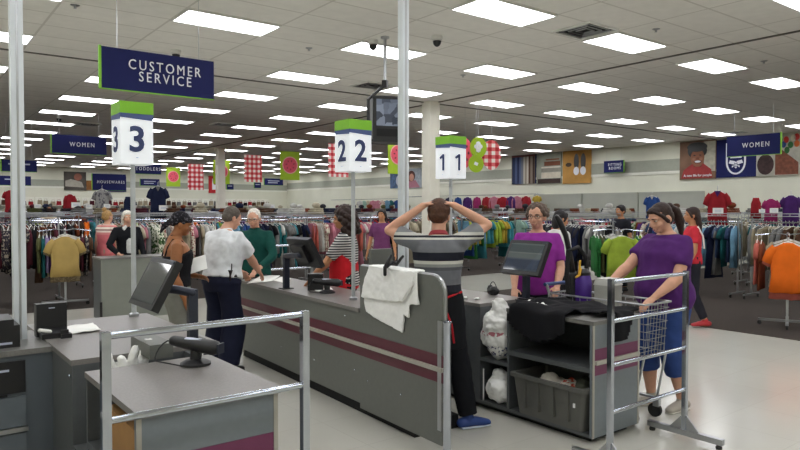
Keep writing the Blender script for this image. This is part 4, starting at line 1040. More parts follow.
        if st == 'bandana':
            h.ell((0, -.006, .170), (.086, .099, .085)); h.limb([(0, .078, .19), (0, -.06, .12)], [(.075, .03), (.078, .04)], 12); h.limb([(0, -.09, .12), (.01, -.13, .06), (.02, -.14, -.01)], [.026, .03, .012], 8)
        dsp = hair.get('disp', .006)
        hp_ = h.organic('hair' if st != 'bandana' else 'bandana', hm, o, hair.get('vox', .0075), 2, dsp, hair.get('dsc', .015))
        if hair.get('tie'):
            f = MB(); f.T = Hm; f.ell((0, -.108, .172), (.026, .02, .03)); f.build('hair_tie', hair['tie'], o)
    # clothing
    if top:
        g = top.get('g', .016); c = MB(); hem = top.get('hem', .90); neck = top.get('neck', 1.435)
        P_, Q_ = torso_pts(hem, neck, g)
        if top.get('flare'): Q_[0] = (Q_[0][0]*top['flare'], Q_[0][1]*top['flare'])
        c.limb(P_, Q_, 22, sides, 2, .12)
        sl = top.get('sleeve', .6)
        if sl:
            for q in (1, -1):
                sh, el, wr = arms[q]; k = s*(1+(bulk-1)*.7)
                c.limb([S((q*.09, sp(1.36), 1.368)), sh, sh.lerp(el, .25*min(1, sl)), sh.lerp(el, min(1, sl))], [.050*k+.018*s, .052*k+.018*s, .066*k, (.060 if sl < .9 else .052)*k+top.get('loose', .0)], 14, Vector((0, 1, 0)), 2, .15)
                if sl > 1: c.limb([el, el.lerp(wr, sl-1)], [.052*k, .042*k], 12, Vector((0, 1, 0)), 2, .3)
        if top.get('collar'): c.limb([S((0, sp(1.43), 1.425)), S((0, sp(1.46)-.003, 1.465))], [(.078*s, .074*s), (.068*s, .066*s)], 14, sides, 2, .2)
        c.organic(top.get('name', 'shirt'), top['mat'], o, top.get('vox', .012), 6, top.get('fold', .014), .09)
        for ex in top.get('extra', ()): ex(o, S, sp, arms, Hm)
    if pants:
        c = MB(); w = pants.get('waist', 1.0); pw = pants.get('g', .012)
        P_, Q_ = torso_pts(.83, w, pw); c.limb(P_, Q_, 20, sides, 3, .55)
        ln = pants.get('len', 1.9)
        for q in (1, -1):
            hipj, kn, an, fd = lg[q]; b = 1+(bulk-1)*.8
            pts = [hipj, hipj.lerp(kn, .5), kn]; rr = [.104*s*b, .087*s*b, (.071+pants.get('wide', 0))*s*b]
            if ln > 1:
                e = kn.lerp(an, ln-1); pts += [kn.lerp(e, .5), e]; rr += [(.068+pants.get('wide', 0))*s*b, (.060+pants.get('wide', 0))*s*b]
            c.limb(pts, rr, 16, sides, 2, .1)
        c.organic(pants.get('name', 'trousers'), pants['mat'], o, .012, 3, pants.get('fold', .012), .1)
        if pants.get('belt'):
            P_, Q_ = torso_pts(w-.025, w+.008, pw+.007); MB().limb(P_, Q_, 24, sides, 2, .05).build('belt', pants['belt'], o)
    if shoes:
        for q in (1, -1):
            hipj, kn, an, fd = lg[q]; sd = Vector((fd.y, -fd.x, 0)); f0 = an.z-.085*s
            c = MB()
            c.limb([an-fd*.055*s+Vector((0, 0, -.04*s)), an+fd*.04*s+Vector((0, 0, -.038*s)), an+fd*.12*s+Vector((0, 0, -.052*s)), an+fd*.17*s+Vector((0, 0, -.06*s))], [(.040*s, .038*s), (.047*s, .040*s), (.049*s, .030*s), (.038*s, .022*s)], 14, sd)
            c.limb([an+Vector((0, 0, -.03*s)), an+Vector((0, 0, .005))], [.042*s, .042*s], 12)
            sh_ = c.organic('shoe', shoes['mat'], o, .007, 2)
            if shoes.get('sole'):
                c = MB(); c.limb([an-fd*.06*s+Vector((0, 0, -.075*s)), an+fd*.05*s+Vector((0, 0, -.076*s)), an+fd*.175*s+Vector((0, 0, -.077*s))], [(.042*s, .010*s), (.050*s, .010*s), (.042*s, .010*s)], 14, sd); c.build('sole', shoes['sole'], sh_)
    return o
cloth = lambda n, c, **k: M(n, c, .85, var=.07, scale=14, spec=.2, **k)
b_hair = lambda c: M('hair', c, .55, var=.25, scale=60, spec=.35)
h_brown, h_dark, h_black, h_grey, h_white, h_blond = b_hair('#4a2c1c'), b_hair('#2b1a15'), b_hair('#171214'), b_hair('#574f48'), b_hair('#d9d4cb'), b_hair('#b08a55')
h_bg = b_hair('#5a4a40')
FW = (cF.x, cF.y); RT = (cR.x, cR.y)
def dirn(f, r): return (cF.x*f+cR.x*r, cF.y*f+cR.y*r)

# 1. man holding his head
polo = band_mat('striped_polo_knit', [(0, '#1c1d24'), (.99, '#c9c8bf'), (1.03, '#1f2029'), (1.085, '#686a70'), (1.19, '#55575c'), (1.215, '#8d8e8c'), (1.235, '#c4c4bb'), (1.265, '#1d1e29'), (1.325, '#6c6e73'), (1.415, '#c6c6be'), (1.43, '#22232d'), (1.448, '#bdbdb6'), (1.475, '#7b7d80')], 'Z', 0, 2)
m_trous = cloth('black_trousers', '#15161b'); m_red = cloth('red_ribbon', '#b3202a'); m_apron = cloth('black_apron', '#141519')
def polo_extra(o, S, sp, arms, Hm):
    MB().limb([S((0, -.004, 1.436)), S((0, .004, 1.462))], [(.079, .073), (.067, .064)], 18, Vector((1, 0, 0)), 2, .2).build('collar', cloth('maroon_collar', '#8e3a40'), o)
    a = MB()
    a.limb([S((0, .0, .60)), S((0, .0, .80)), S((0, .0, .96)), S((0, .0, 1.03))], [(.215, .15), (.21, .155), (.197, .147), (.178, .134)], 20, Vector((1, 0, 0)), 2, .05)
    ap = a.organic('apron', m_apron, o, .012, 2, .012, .1)
    for q in (-1, 1):
        MB().tube([S((q*.17, -.05, 1.02)), S((q*.06, -.148, .995)), S((0, -.15, .985))], .008, 6).build('apron_tie', m_red, ap)
        MB().tube([S((0, -.152, .985)), S((q*.03, -.16, .92)), S((q*.05+.03, -.163, .80)), S((q*.05+.05, -.16, .66))], .008, 6).build('apron_tie', m_red, ap)
person('person seen from behind in a striped polo, both hands on their head', 3.29, 3.755, dirn(1, -.04), H=1.715, bulk=1.02, shoulder=1.08, nod=.12, turn=-.25, sk='pink', vox=.007,
       R=dict(to=(.115, .0, 1.665), elbow=(.385, .09, 1.515), dir=(-.95, .1, .22), palm=(-.2, -.2, -.9), curl=.5, **{'raise': .035}), L=dict(to=(-.115, .0, 1.66), elbow=(-.365, .09, 1.475), dir=(.95, .1, .25), palm=(.2, -.2, -.9), curl=.5, **{'raise': .03}),
       legs=dict(R=dict(to=(.22, -.05, .085), toe=(.9, .35, 0)), L=dict(to=(-.10, .02, .085))),
       top=dict(mat=polo, hem=.97, sleeve=.62, g=.02, loose=.012, name='polo_shirt', extra=(polo_extra,), fold=.016), pants=dict(mat=m_trous, len=1.96, wide=.012), shoes=dict(mat=M('blue_trainers', '#27407e', .6), sole=M('white_sole', '#c9d0dc', .6)), hair=dict(style='short', mat=h_brown, disp=.008))
# 2. woman in glasses behind the lane-one screen
person('person in glasses and a magenta top behind the lane one screen', 5.04, 4.28, dirn(-1, -.28), H=1.68, bulk=1.14, headk=1.07, belly=.05, bust=.03, nod=.1, turn=-.22, sk='pink', vox=.007, glasses=M('dark_glasses_frame', '#2a2420', .3),
       R=dict(to=(.20, .24, .90), pole=(.45, -1, -.2), palm=(-.3, .2, -1)), L=dict(to=(-.20, .26, .93), pole=(-.45, -1, -.2), palm=(.3, .2, -1)),
       top=dict(mat=cloth('magenta_knit', '#8b2f8f'), hem=.84, sleeve=.75, g=.02), pants=dict(mat=cloth('dark_slacks', '#23232b'), len=1.9), shoes=dict(mat=m_black), hair=dict(style='curlyshort', mat=h_bg, disp=.01))
# 3. woman in purple with the cart
m_jean = cloth('blue_denim', '#31477f', bump=.2, bscale=200)
person('person in a purple shirt with a ponytail beside the cart on the right', 5.10, 2.96, (-.97, .22), H=1.70, headk=1.05, bulk=1.30, belly=.075, bust=.05, nod=.42, turn=-.05, sk='pink', vox=.007, hips=1.1,
       R=dict(to=(.22, .48, .98), pole=(.5, -1, -.4), palm=(-.2, 0, -1)), L=dict(to=(-.16, .30, .95), pole=(-.7, -1, -.2), palm=(.2, 0, -1)),
       legs=dict(R=dict(to=(.12, .03, .085), toe=(.1, 1, 0)), L=dict(to=(-.12, -.06, .085), toe=(-.15, 1, 0))),
       top=dict(mat=cloth('purple_jersey', '#4f2666'), hem=.80, sleeve=.62, g=.022, loose=.012, flare=1.04), pants=dict(mat=m_jean, len=1.42, name='capri_jeans', wide=.012), shoes=dict(mat=M('grey_sandal_shoes', '#a9a297', .7), sole=M('pale_sole', '#d0cdc4', .7)), hair=dict(style='pony', mat=h_dark, disp=.006))
# 4. person in red behind
person('person with long dark hair in a red top walking by the clothes, right', 8.95, 4.80, dirn(.3, -1), H=1.67, bulk=.98, sk='tan', vox=.011,
       L=dict(to=(-.26, .12, .86)), R=dict(to=(.25, .2, .95)), legs=dict(R=dict(to=(.1, .18, .085)), L=dict(to=(-.1, -.16, .1))),
       top=dict(mat=cloth('red_jersey', '#c4313f'), hem=.90, sleeve=.6, extra=(lambda o, S, sp, arms, Hm: [MB().tube([S((q*.11, -.05, 1.435)), S((q*.15, -.115, 1.30)), S((q*.14, -.135, 1.12))], .012, 6).build('white_stripe', m_white, o) for q in (-1, 1)],)), pants=dict(mat=cloth('charcoal_trousers', '#26262e'), len=1.9), shoes=dict(mat=M('red_shoes', '#b0262e', .5)), hair=dict(style='long', mat=h_dark))
# 5. person in white beyond the vacuum
person('person with black hair, white cardigan and blue top among the racks', 6.95, 5.55, dirn(.35, 1), H=1.63, sk='tan', vox=.011, nod=.2,
       top=dict(mat=cloth('white_cardigan', '#d9d9d6'), hem=.95, sleeve=1.7, g=.02, extra=(lambda o, S, sp, arms, Hm: MB().limb([S((.02, .03, .90)), S((.02, .03, 1.2)), S((.0, .02, 1.34))], [(.17, .13), (.165, .125), (.13, .09)], 18, Vector((1, 0, 0)), 2, .1).build('undershirt', cloth('indigo_top', '#2e2f6d'), o),)), pants=dict(mat=cloth('black_slacks', '#1b1b20'), len=1.9), shoes=dict(mat=m_black), hair=dict(style='bob', mat=h_black))
# 6. cashier with curly hair
m_thin = band_mat('thin_black_white_stripes', [(0, '#c9c6c2'), (.5, '#2b2a30')], 'Z', 0, 1, repeat=.026)
def vest(o, S, sp, arms, Hm):
    c = MB(); c.limb([S((-.0, .022, .84)), S((-.0, .022, 1.05)), S((0, .03, 1.25)), S((0, .028, 1.36))], [(.205, .155), (.19, .15), (.185, .14), (.11, .10)], 20, Vector((1, 0, 0)), 2, .1); c.organic('red_vest', cloth('red_vest_cloth', '#c01f28'), o, .012, 2, .01, .1)
person('person with long curly hair in a striped top and red vest at lane two', 3.80, 5.80, dirn(.12, -1), H=1.665, bulk=1.08, nod=.18, sk='tan', vox=.009,
       R=dict(to=(.18, .40, .94), pole=(1, -.8, -.2), palm=(0, 0, -1)), L=dict(to=(-.20, .36, .92), pole=(-1, -.8, -.2), palm=(0, 0, -1)),
       top=dict(mat=m_thin, hem=.86, sleeve=.8, g=.014, name='striped_top', extra=(vest,)), pants=dict(mat=m_trous, len=1.9), shoes=dict(mat=m_black), hair=dict(style='curlylong', mat=h_dark, disp=.014, dsc=.02))
# 7. man in a white shirt
def radio(o, S, sp, arms, Hm):
    r = MB().box(S((.17, -.06, 1.0)), (.04, .06, .11)).build('radio', m_black, o, bevel=.006); MB().tube([S((.18, -.06, 1.05)), S((.185, -.06, 1.12))], .006, 6).build('antenna', m_black, r)
person('person in a white shirt and navy trousers leaning on the lane two counter', 2.67, 6.36, dirn(.90, .45), H=1.685, bulk=1.22, lean=.12, nod=.45, turn=-.35, sk='pink', vox=.0085,
       R=dict(to=(.12, .46, .98), pole=(.9, -.8, -.3), palm=(-.5, 0, -1)), L=dict(to=(-.12, .44, .98), pole=(-.9, -.8, -.3), palm=(.5, 0, -1)),
       top=dict(mat=cloth('white_shirt_cotton', '#dcdfe3'), hem=.97, sleeve=.78, g=.03, loose=.014, collar=True, name='dress_shirt', extra=(radio,), fold=.022), pants=dict(mat=cloth('navy_trousers', '#1c1f33'), len=1.97, wide=.034, belt=m_black, waist=1.0, g=.016), shoes=dict(mat=m_black, sole=m_rubber), hair=dict(style='buzz', mat=h_grey))
# 8. older man in green
person('older person with white hair and glasses in a dark green jacket', 3.46, 7.25, dirn(-1, -.12), H=1.655, bulk=1.05, nod=.28, turn=.1, sk='pink', vox=.0095, glasses=M('fine_wire_frame', '#6a6460', .3, metal=.6),
       R=dict(to=(.14, .34, 1.0), pole=(1, -.6, 0), palm=(-.3, 0, -1)), L=dict(to=(-.16, .32, 1.0), pole=(-1, -.6, 0), palm=(.3, 0, -1)),
       top=dict(mat=cloth('bottle_green_fleece', '#12463f'), hem=.88, sleeve=1.85, g=.024, collar=True, name='jacket'), pants=dict(mat=cloth('grey_slacks', '#55565a'), len=1.9), shoes=dict(mat=m_black), hair=dict(style='buzz', mat=h_white))
# 9. woman in a bandana
m_tank = cloth('black_ribbed_tank', '#17161a')
def straps(o, S, sp, arms, Hm):
    for q in (-1, 1): MB().tube([S((q*.10, -.115, 1.26)), S((q*.098, -.085, 1.36)), S((q*.085, -.035, 1.43)), S((q*.085, .05, 1.41)), S((q*.09, .105, 1.33))], .008, 6).build('shoulder_strap', m_tank, o)
    MB().tube([S((-.05, -.035, 1.475)), S((0, -.064, 1.45)), S((.05, -.035, 1.475))], .004, 6).build('necklace', m_black, o)
person('person in a black bandana, black tank top and grey trousers, holding a paper', 2.15, 6.20, dirn(.45, .9), H=1.625, bulk=1.16, bust=.03, nod=.35, turn=-.1, sk='brown', vox=.0085, hips=1.08,
       R=dict(to=(.21, .06, .85), pole=(.3, -1, 0)), L=dict(to=(-.04, .22, 1.05), pole=(-1, -.8, -.2), palm=(.6, 0, -.5)),
       top=dict(mat=m_tank, hem=.93, neck=1.285, sleeve=0, g=.012, name='tank_top', extra=(straps,)), pants=dict(mat=cloth('grey_jersey_trousers', '#77776f'), len=1.9, wide=.014), shoes=dict(mat=m_black), hair=dict(style='bandana', mat=spot_mat('black_paisley_bandana', '#1d1c21', '#55525a', 45, .6), disp=.006, brow=h_black))
# 10. white-haired person in black
def blouse(o, S, sp, arms, Hm):
    c = MB(); c.limb([S((0, .05, 1.0)), S((0, .055, 1.2)), S((0, .04, 1.38))], [(.07, .10), (.075, .10), (.06, .06)], 14, Vector((1, 0, 0)), 2, .2); c.build('blouse', cloth('white_blouse', '#cfd0cf'), o)
    for q in (-1, 1): MB().box(S((q*.06, .085, 1.415)), (.075, .02, .06), rz=q*.4, ry=q*.6).build('collar', m_white, o, bevel=.005)
def by_px(px, py, d):
    v = at_d(px, py, d); return v.x, v.y
x, y = by_px(127, 215, 10.6)
person('person with white hair in a black jacket standing behind the service desk', x, y, dirn(-.75, .6), H=1.62, bulk=1.0, turn=-.1, nod=.1, sk='pink', vox=.011,
       R=dict(to=(.2, .25, .98), pole=(1, -.5, 0)), L=dict(to=(-.24, .2, .86)),
       top=dict(mat=cloth('black_jacket', '#15161b'), hem=.82, sleeve=1.85, g=.024, name='jacket', extra=(blouse,)), pants=dict(mat=m_trous, len=1.9), shoes=dict(mat=m_black), hair=dict(style='bob', mat=h_white))
# 11. blonde person in pink
pink = band_mat('pink_striped_top', [(0, '#d8737a'), (1.20, '#dd8d8c'), (1.24, '#e7d8cc'), (1.27, '#8c5a5e'), (1.295, '#e8dccf'), (1.33, '#d98583'), (1.36, '#eadfd3')], 'Z', 0, 2)
x, y = by_px(107, 212, 11.6)
person('person with blonde hair tied up in a pink striped sleeveless top', x, y, dirn(.9, .35), H=1.62, bulk=1.2, sk='pink', vox=.012,
       top=dict(mat=pink, hem=.85, sleeve=.12, g=.015, name='sleeveless_top'), pants=dict(mat=cloth('khaki_trousers', '#a79a86'), len=1.9), shoes=dict(mat=m_black), hair=dict(style='bun', mat=h_blond))
# 12-16. shoppers among the far racks
for px, py, d, fc, H, sk, hs, hm, tc_, lab in ((50, 206, 16.3, (-1, .3), 1.72, 'brown', 'bun', h_black, '#c7b8a2', 'far person with hair piled up beyond the racks at far left'),
        (78, 206, 16.6, (-1, -.2), 1.71, 'brown', 'short', h_black, '#5c3b3b', 'far person with short dark hair left of the red sweater rack'),
        (382, 208, 12.6, (-1, -.3), 1.64, 'tan', 'bob', h_black, '#6c3a63', 'person with dark hair in a plum top behind the tall pole'),
        (621, 204, 13.2, (-.5, -1), 1.72, 'tan', 'short', h_black, '#1c1d24', 'person with dark hair in a black top behind the lime shirts')):
    x, y = by_px(px, py, d)
    person(lab, x, y, dirn(*fc), H=H, sk=sk, vox=.014, top=dict(mat=cloth('top', tc_), hem=.9, sleeve=.7), pants=dict(mat=m_trous, len=1.9), shoes=dict(mat=m_black), hair=dict(style=hs, mat=hm))

# things in their hands or by them
def sheet(label, c, w, h_, rot, m=m_paper, name='paper_sheet'):
    o = MB().bx(-w/2, w/2, -h_/2, h_/2, -.001, .001).build(name, m, None, smooth=False); o.location = c; o.rotation_euler = rot; return tag(o, label, 'paper')
sheet('curled white paper held by the person in the bandana', at_d(195, 265, 6.35), .22, .2, (.7, -.3, -.5))
# ------------------------------------------------------------------ cart and its load
o = thing('shopping_cart', 'narrow wire shopping cart in front of the person in purple', 'cart', (4.65, 3.18, 0), PI)
w2, l0, l1, zb, zt = .16, -.50, .42, .54, .93
MB().tube([(-w2, l0, zt), (w2, l0, zt), (w2+.02, l1, zt), (-w2-.02, l1, zt), (-w2, l0, zt)], .008, 8).build('top_rim', m_steel, o)
wires = MB()
for z in (.54, .60, .66, .72, .78, .84, .885): 
    t = (z-zb)/(zt-zb); a = w2-.02*(1-t)
    wires.tube([(-a, l0+.03*(1-t), z), (a, l0+.03*(1-t), z), (a, l1-.03*(1-t), z), (-a, l1-.03*(1-t), z), (-a, l0+.03*(1-t), z)], .0028, 5)
for k in range(13):
    y = l0+.03+(l1-l0-.06)*k/12
    for s in (-1, 1): wires.tube([(s*(w2-.02), y, zb), (s*w2, y, zt)], .0025, 5)
    wires.tube([(-w2+.02, y, zb), (w2-.02, y, zb)], .0025, 5)
for k in range(7):
    x = -w2+.03+(2*w2-.06)*k/6
    for y, yb in ((l0, l0+.03), (l1, l1-.03)): wires.tube([(x, yb, zb), (x, y, zt)], .0025, 5)
wires.build('wire_basket', m_wire, o)
for s in (-1, 1):
    MB().tube([(s*w2, l0-.03, 1.0), (s*w2, l0, .93), (s*(w2-.02), l0+.03, .5), (s*w2, l0+.02, .16), (s*w2, l1-.1, .15)], .0125, 8).build('frame', m_steel, o)
    MB().tube([(s*w2, l1-.1, .15), (s*(w2-.01), l1-.02, .54)], .01, 8).build('frame', m_steel, o)
MB().tube([(-w2-.02, l0-.035, 1.0), (w2+.02, l0-.035, 1.0)], .016, 10).build('handle', M('blue_handle_grip', '#2f4a80', .5), o)
MB().tube([(-w2, .1, .15), (w2, .1, .15)], .01, 8).tube([(-w2, l1-.1, .15), (w2, l1-.1, .15)], .01, 8).build('cross_bar', m_steel, o)
MB().tube([(w2+.01, l0+.1, .78), (w2+.03, l0+.02, .72), (w2+.05, l0-.02, .70), (w2+.05, l0-.06, .66), (w2+.03, l0-.1, .64)], .004, 6).build('belt_wire', m_white, o)
for s in (-1, 1):
    for y in (l0+.03, l1-.1):
        c = MB().box((s*w2, y, .12), (.035, .05, .07)).build('caster', m_steel, o, bevel=.006)
        MB().prism([(.055*math.cos(t*PI/10), .055*math.sin(t*PI/10)) for t in range(20)], -.014, .014, Matrix.Translation((s*w2, y-.015, .055)) @ Matrix.Rotation(R90, 4, 'Y')).build('wheel', m_rubber, c)
# upright vacuum standing in the cart
m_purple = M('purple_translucent_plastic', '#4a2b86', .2, var=.06, spec=.6)
o = thing('upright_vacuum', 'upright vacuum cleaner with purple dust cup standing in the cart', 'vacuum cleaner', (4.66, 3.50, .545))
MB().box((0, -.0, .04), (.24, .26, .08)).build('floor_head', m_black, o, bevel=.02)
MB().limb([(0, .04, .07), (0, .05, .30), (0, .06, .52)], [(.08, .06), (.085, .065), (.07, .05)], 14).build('body', m_black, o)
MB().lathe([(.05, .22), (.068, .25), (.07, .50), (.055, .545), (.03, .55)], (.0, -.045, 0), 20).build('dust_cup', m_purple, o)
MB().lathe([(.058, .545), (.06, .57), (.035, .60)], (.0, -.045, 0), 18).build('cup_lid', m_black, o)
MB().box((.0, -.118, .30), (.045, .004, .02)).build('badge', m_letterg, o)
MB().limb([(-.05, -.05, .60), (-.08, -.06, .55), (-.12, -.06, .535)], [.012, .012, .009], 8).limb([(-.08, -.06, .55), (-.075, -.065, .67)], [.01, .008], 8).build('trigger', M('yellow_trigger', '#d8a52c', .4), o)
MB().limb([(0, .06, .5), (-.03, .07, .7), (-.08, .08, .88), (-.15, .09, 1.0), (-.19, .09, 1.04)], [(.035, .03), (.026, .022), (.026, .022), (.03, .022), (.02, .018)], 12).build('handle', m_black, o)
MB().tube([(-.07, .0, .12), (-.13, .0, .3), (-.14, .02, .55), (-.11, .03, .75), (-.02, .0, .78), (.06, -.02, .7), (.09, -.02, .5), (.09, -.02, .2)], .02, 10).build('hose', m_blackm, o)
o = thing('waste_basket', 'grey swing-lid bin standing in the cart behind the lane one rail', 'bin', (4.70, 3.24, .545))
MB().prism([(-.06, .0), (.06, .0), (.075, .48), (-.075, .48)], -.085, .085, Matrix.Rotation(R90, 4, 'Z') @ Matrix.Rotation(R90, 4, 'X')).build('body', M('light_grey_plastic', '#a3a39c', .45), o, bevel=.012)
MB().prism([(-.08, .48), (.08, .48), (.055, .535), (-.055, .535)], -.09, .09, Matrix.Rotation(R90, 4, 'Z') @ Matrix.Rotation(R90, 4, 'X')).build('lid', M('pale_grey_lid', '#c9c9c4', .4), o, bevel=.012)
o = thing('black_handbag', 'black handbag on the counter edge beside the person in glasses', 'bag', (4.36, 4.22, .868)); o.scale = (.6,)*3
MB().ell((0, 0, .06), (.07, .12, .075)).ell((0, .06, .08), (.05, .06, .07)).organic('body', m_black, o, .008, 2, .03, .06)
MB().tube([(0, -.08, .11)]+[(0, -.08+.16*t/8, .11+.09*math.sin(PI*t/8)) for t in range(1, 8)]+[(0, .08, .11)], .006, 6).build('strap', m_black, o)

# ------------------------------------------------------------------ garments
rg = random.Random(21)
PAL = dict(black='#18181c', navy='#1f2748', charcoal='#3b3b42', grey='#7d7d7c', white='#d8d7d0', cream='#cfc4a8', beige='#b3a488', khaki='#9b8f74', brown='#5a3d2b', maroon='#5c2430', red='#b3242e', coral='#d76a5a', pink='#d27f92', magenta='#b02a6e', purple='#542a78', lilac='#9a86b8', blue='#2a4f97', sky='#6fa3c4', teal='#1f6a6e', green='#2c7a3a', lime='#a9c63a', olive='#5d6038', yellow='#d8b83c', orange='#e0661c', turquoise='#3f9aa8', mint='#9ec3b2', denim='#3a4f76', rust='#8d4326')
def mute(h):
    c = [int(h[i:i+2], 16) for i in (1, 3, 5)]; g = sum(c)/3
    return tuple((g+(v-g)*.88)*.86 for v in c)
GM = {k: M(k+'_garment_cloth', mute(v), .88, var=.12, scale=7, spec=.15) for k, v in PAL.items()}
GM['orange'] = M('orange_jersey', '#df6a1f', .88, var=.06, scale=7, spec=.15)
GM['floral'] = spot_mat('floral_print_cloth', '#cfc6b6', '#8a3a44', 30, .56); GM['leafy'] = spot_mat('leafy_print_cloth', '#d6d6c6', '#3f5a34', 22, .5)
GM['striped'] = band_mat('striped_garment_cloth', [(0, '#d3cfc6'), (.5, '#3a3d4c')], 'Z', 0, 1, repeat=.05); GM['red striped'] = band_mat('red_striped_garment_cloth', [(0, '#ded2c8'), (.5, '#b8414a')], 'X', 0, 1, repeat=.04)
GM['patterned'] = spot_mat('dark_print_cloth', '#2b2730', '#8b8276', 26, .55)
ADJ = {k: k for k in GM}
def garment_mesh(kind, seed, nseg=14, detail=1):
    r = random.Random(seed); mb = MB(); ph = r.uniform(0, 6); kf = r.choice((3, 4, 5))
    def rg_(z, hw, ht, fold):
        out = []
        for k in range(nseg):
            a = 2*PI*k/nseg; c_ = math.cos(a); m = 1+fold*math.sin(kf*a+ph+z*3)
            wv = fold*.035*(math.sin(c_*9+ph+z*2)+.6*math.sin(c_*17+2*ph))
            out.append(mb._v((hw*c_*(1+.06*fold*math.sin(z*11+ph)), ht*.62*math.sin(a)*m+wv, z+.02*fold*math.sin(c_*7+ph))))
        return out
    if kind == 'trousers':
        L_ = r.uniform(.78, .95)
        rs = [(-.09, .17, .022, 0), (-.13, .19, .03, .1), (-.45, .17, .035, .2), (-L_, .155, .035, .25)]
    elif kind == 'dress':
        L_ = r.uniform(1.0, 1.12)
        rs = [(-.085, .06, .03, 0), (-.12, .17, .04, .1), (-.3, .21, .05, .25), (-.55, .2, .055, .4), (-L_, .27, .07, .6)]
    elif kind == 'tank':
        L_ = r.uniform(.66, .74); rs = [(-.10, .13, .02, 0), (-.17, .15, .035, .1), (-.28, .21, .045, .2), (-.5, .21, .05, .35), (-L_, .23, .055, .45)]
    else:
        L_ = {'blouse': .72, 'shirt': .78, 'tee': .68, 'jacket': .82}[kind]+r.uniform(-.03, .05); tk = 1.5 if kind == 'jacket' else 1
        rs = [(-.085, .065, .03, 0), (-.115, .12, .035*tk, .05), (-.15, .20, .045*tk, .1), (-.3, .225, .05*tk, .2), (-.5, .22, .05*tk, .35), (-L_, .24, .055*tk, .5)]
    mb.rings([rg_(*q) for q in rs])
    if kind in ('tee', 'blouse', 'dress'):
        for q in (-1, 1): mb.limb([(q*.17, 0, -.145), (q*.235, 0, -.22), (q*.275, 0, -.33)], [(.05, .035), (.062, .038), (.07, .035)], 8, Vector((1, 0, 0)), 1, .1)
    if kind in ('shirt', 'jacket'):
        for q in (-1, 1): mb.limb([(q*.18, 0, -.15), (q*.255, .0, -.3), (q*.275, .01, -.55), (q*.27, .0, -.72)], [(.05, .04), (.055, .045), (.05, .042), (.04, .035)], 8, Vector((1, 0, 0)), 1, .1)
    return mb
KINDS = ('blouse', 'tee', 'shirt', 'trousers', 'dress', 'jacket', 'tank')
GME = {}
for k in KINDS:
    GME[k] = []
    for s in range(3):
        me = garment_mesh(k, 50+s*13+len(k)).mesh(k, GM['black'], 'all'); GME[k].append(me)
hm_ = MB().tube([(0, 0, .012), (.012, 0, .02), (.018, 0, .006), (.008, 0, -.012), (0, 0, -.04), (0, 0, -.075)], .0025, 5)
hm_.tube([(-.2, 0, -.135), (0, 0, -.07), (.2, 0, -.135)], .006, 6)
HANG = hm_.mesh('hanger', m_white, 'all')
def set_mat(o, m):
    o.material_slots[0].link = 'OBJECT'; o.material_slots[0].material = m
def garment(kind, colour, loc, rz, label, group, hanger=True, var=None, scale=1.):
    me = GME[kind][rg.randrange(3) if var is None else var]
    o = bpy.data.objects.new({'tee': 'tee_shirt', 'tank': 'tank_top'}.get(kind, kind), me); link(o, None, loc, rz); set_mat(o, GM[colour])
    if scale != 1.: o.scale = (scale,)*3
    tag(o, label, 'garment', group)
    if hanger: link(bpy.data.objects.new('hanger', HANG), o)
    return o

# ------------------------------------------------------------------ racks
def straight_rack(L_=1.75, rz_=1.40):
    """two-sided rail with a wire top, along local X"""
    o = bpy.data.objects.new('clothes_rack', None); link(o)
    for s in (-1, 1):
        x = s*L_/2
        MB().bx(x-.014, x+.014, -.014, .014, .07, rz_+.02).build('post', m_steel, o, smooth=False)
        f = MB().bx(x-.016, x+.016, -.30, .30, .06, .085).build('foot', m_steel, o, smooth=False)
        for q in (-1, 1): MB().prism([(.028*math.cos(t*PI/5), .028*math.sin(t*PI/5)) for t in range(10)], -.01, .01, Matrix.Translation((x, q*.27, .028)) @ Matrix.Rotation(R90, 4, 'Y')).build('caster', m_rubber, f)
    MB().tube([(-L_/2-.05, 0, rz_), (L_/2+.05, 0, rz_)], .014, 8).build('rail', m_chrome, o)
    w = MB()
    for y in (-.16, -.08, 0, .08, .16): w.tube([(-L_/2-.04, y, rz_+.11), (L_/2+.04, y, rz_+.11)], .005, 5)
    for k in range(13): x = -L_/2-.04+(L_+.08)*k/12; w.tube([(x, -.17, rz_+.155), (x, -.165, rz_+.11), (x, .165, rz_+.11), (x, .17, rz_+.155)], .0035, 4)
    for y in (-.17, .17): w.tube([(-L_/2-.04, y, rz_+.155), (L_/2+.04, y, rz_+.155)], .006, 5)
    for s in (-1, 1): w.tube([(s*L_/2, 0, rz_), (s*L_/2, 0, rz_+.11)], .009, 6)
    w.build('wire_top', m_wire, o)
    return o
far_me = None
proto = straight_rack()
def far_rack():
    mb = MB()
    for ch in proto.children_recursive:
        mb.bm.from_mesh(ch.data)
    me = mb.mesh('clothes_rack', m_steel, False); return me
FAR = far_rack()
themes = {'dark': ['black', 'maroon', 'brown', 'charcoal', 'patterned', 'rust', 'navy'], 'mix': list(GM), 'cool': ['navy', 'blue', 'teal', 'black', 'denim', 'grey', 'sky', 'white', 'turquoise'],
          'pale': ['white', 'cream', 'beige', 'pink', 'floral', 'mint', 'grey', 'leafy'], 'beige': ['beige', 'khaki', 'cream', 'khaki', 'brown', 'grey'], 'pink': ['pink', 'coral', 'red striped', 'floral', 'white', 'pink'],
          'bright': ['yellow', 'sky', 'turquoise', 'teal', 'green', 'blue', 'lime'], 'green': ['green', 'black', 'charcoal', 'white', 'green', 'olive'], 'blackish': ['black', 'charcoal', 'black', 'navy', 'white', 'grey', 'pink', 'peach'], 'denim': ['denim', 'black', 'khaki', 'charcoal', 'navy', 'red']}
themes['blackish'][-1] = 'coral'
racks = []          # (centre, rz, theme, kinds, description)
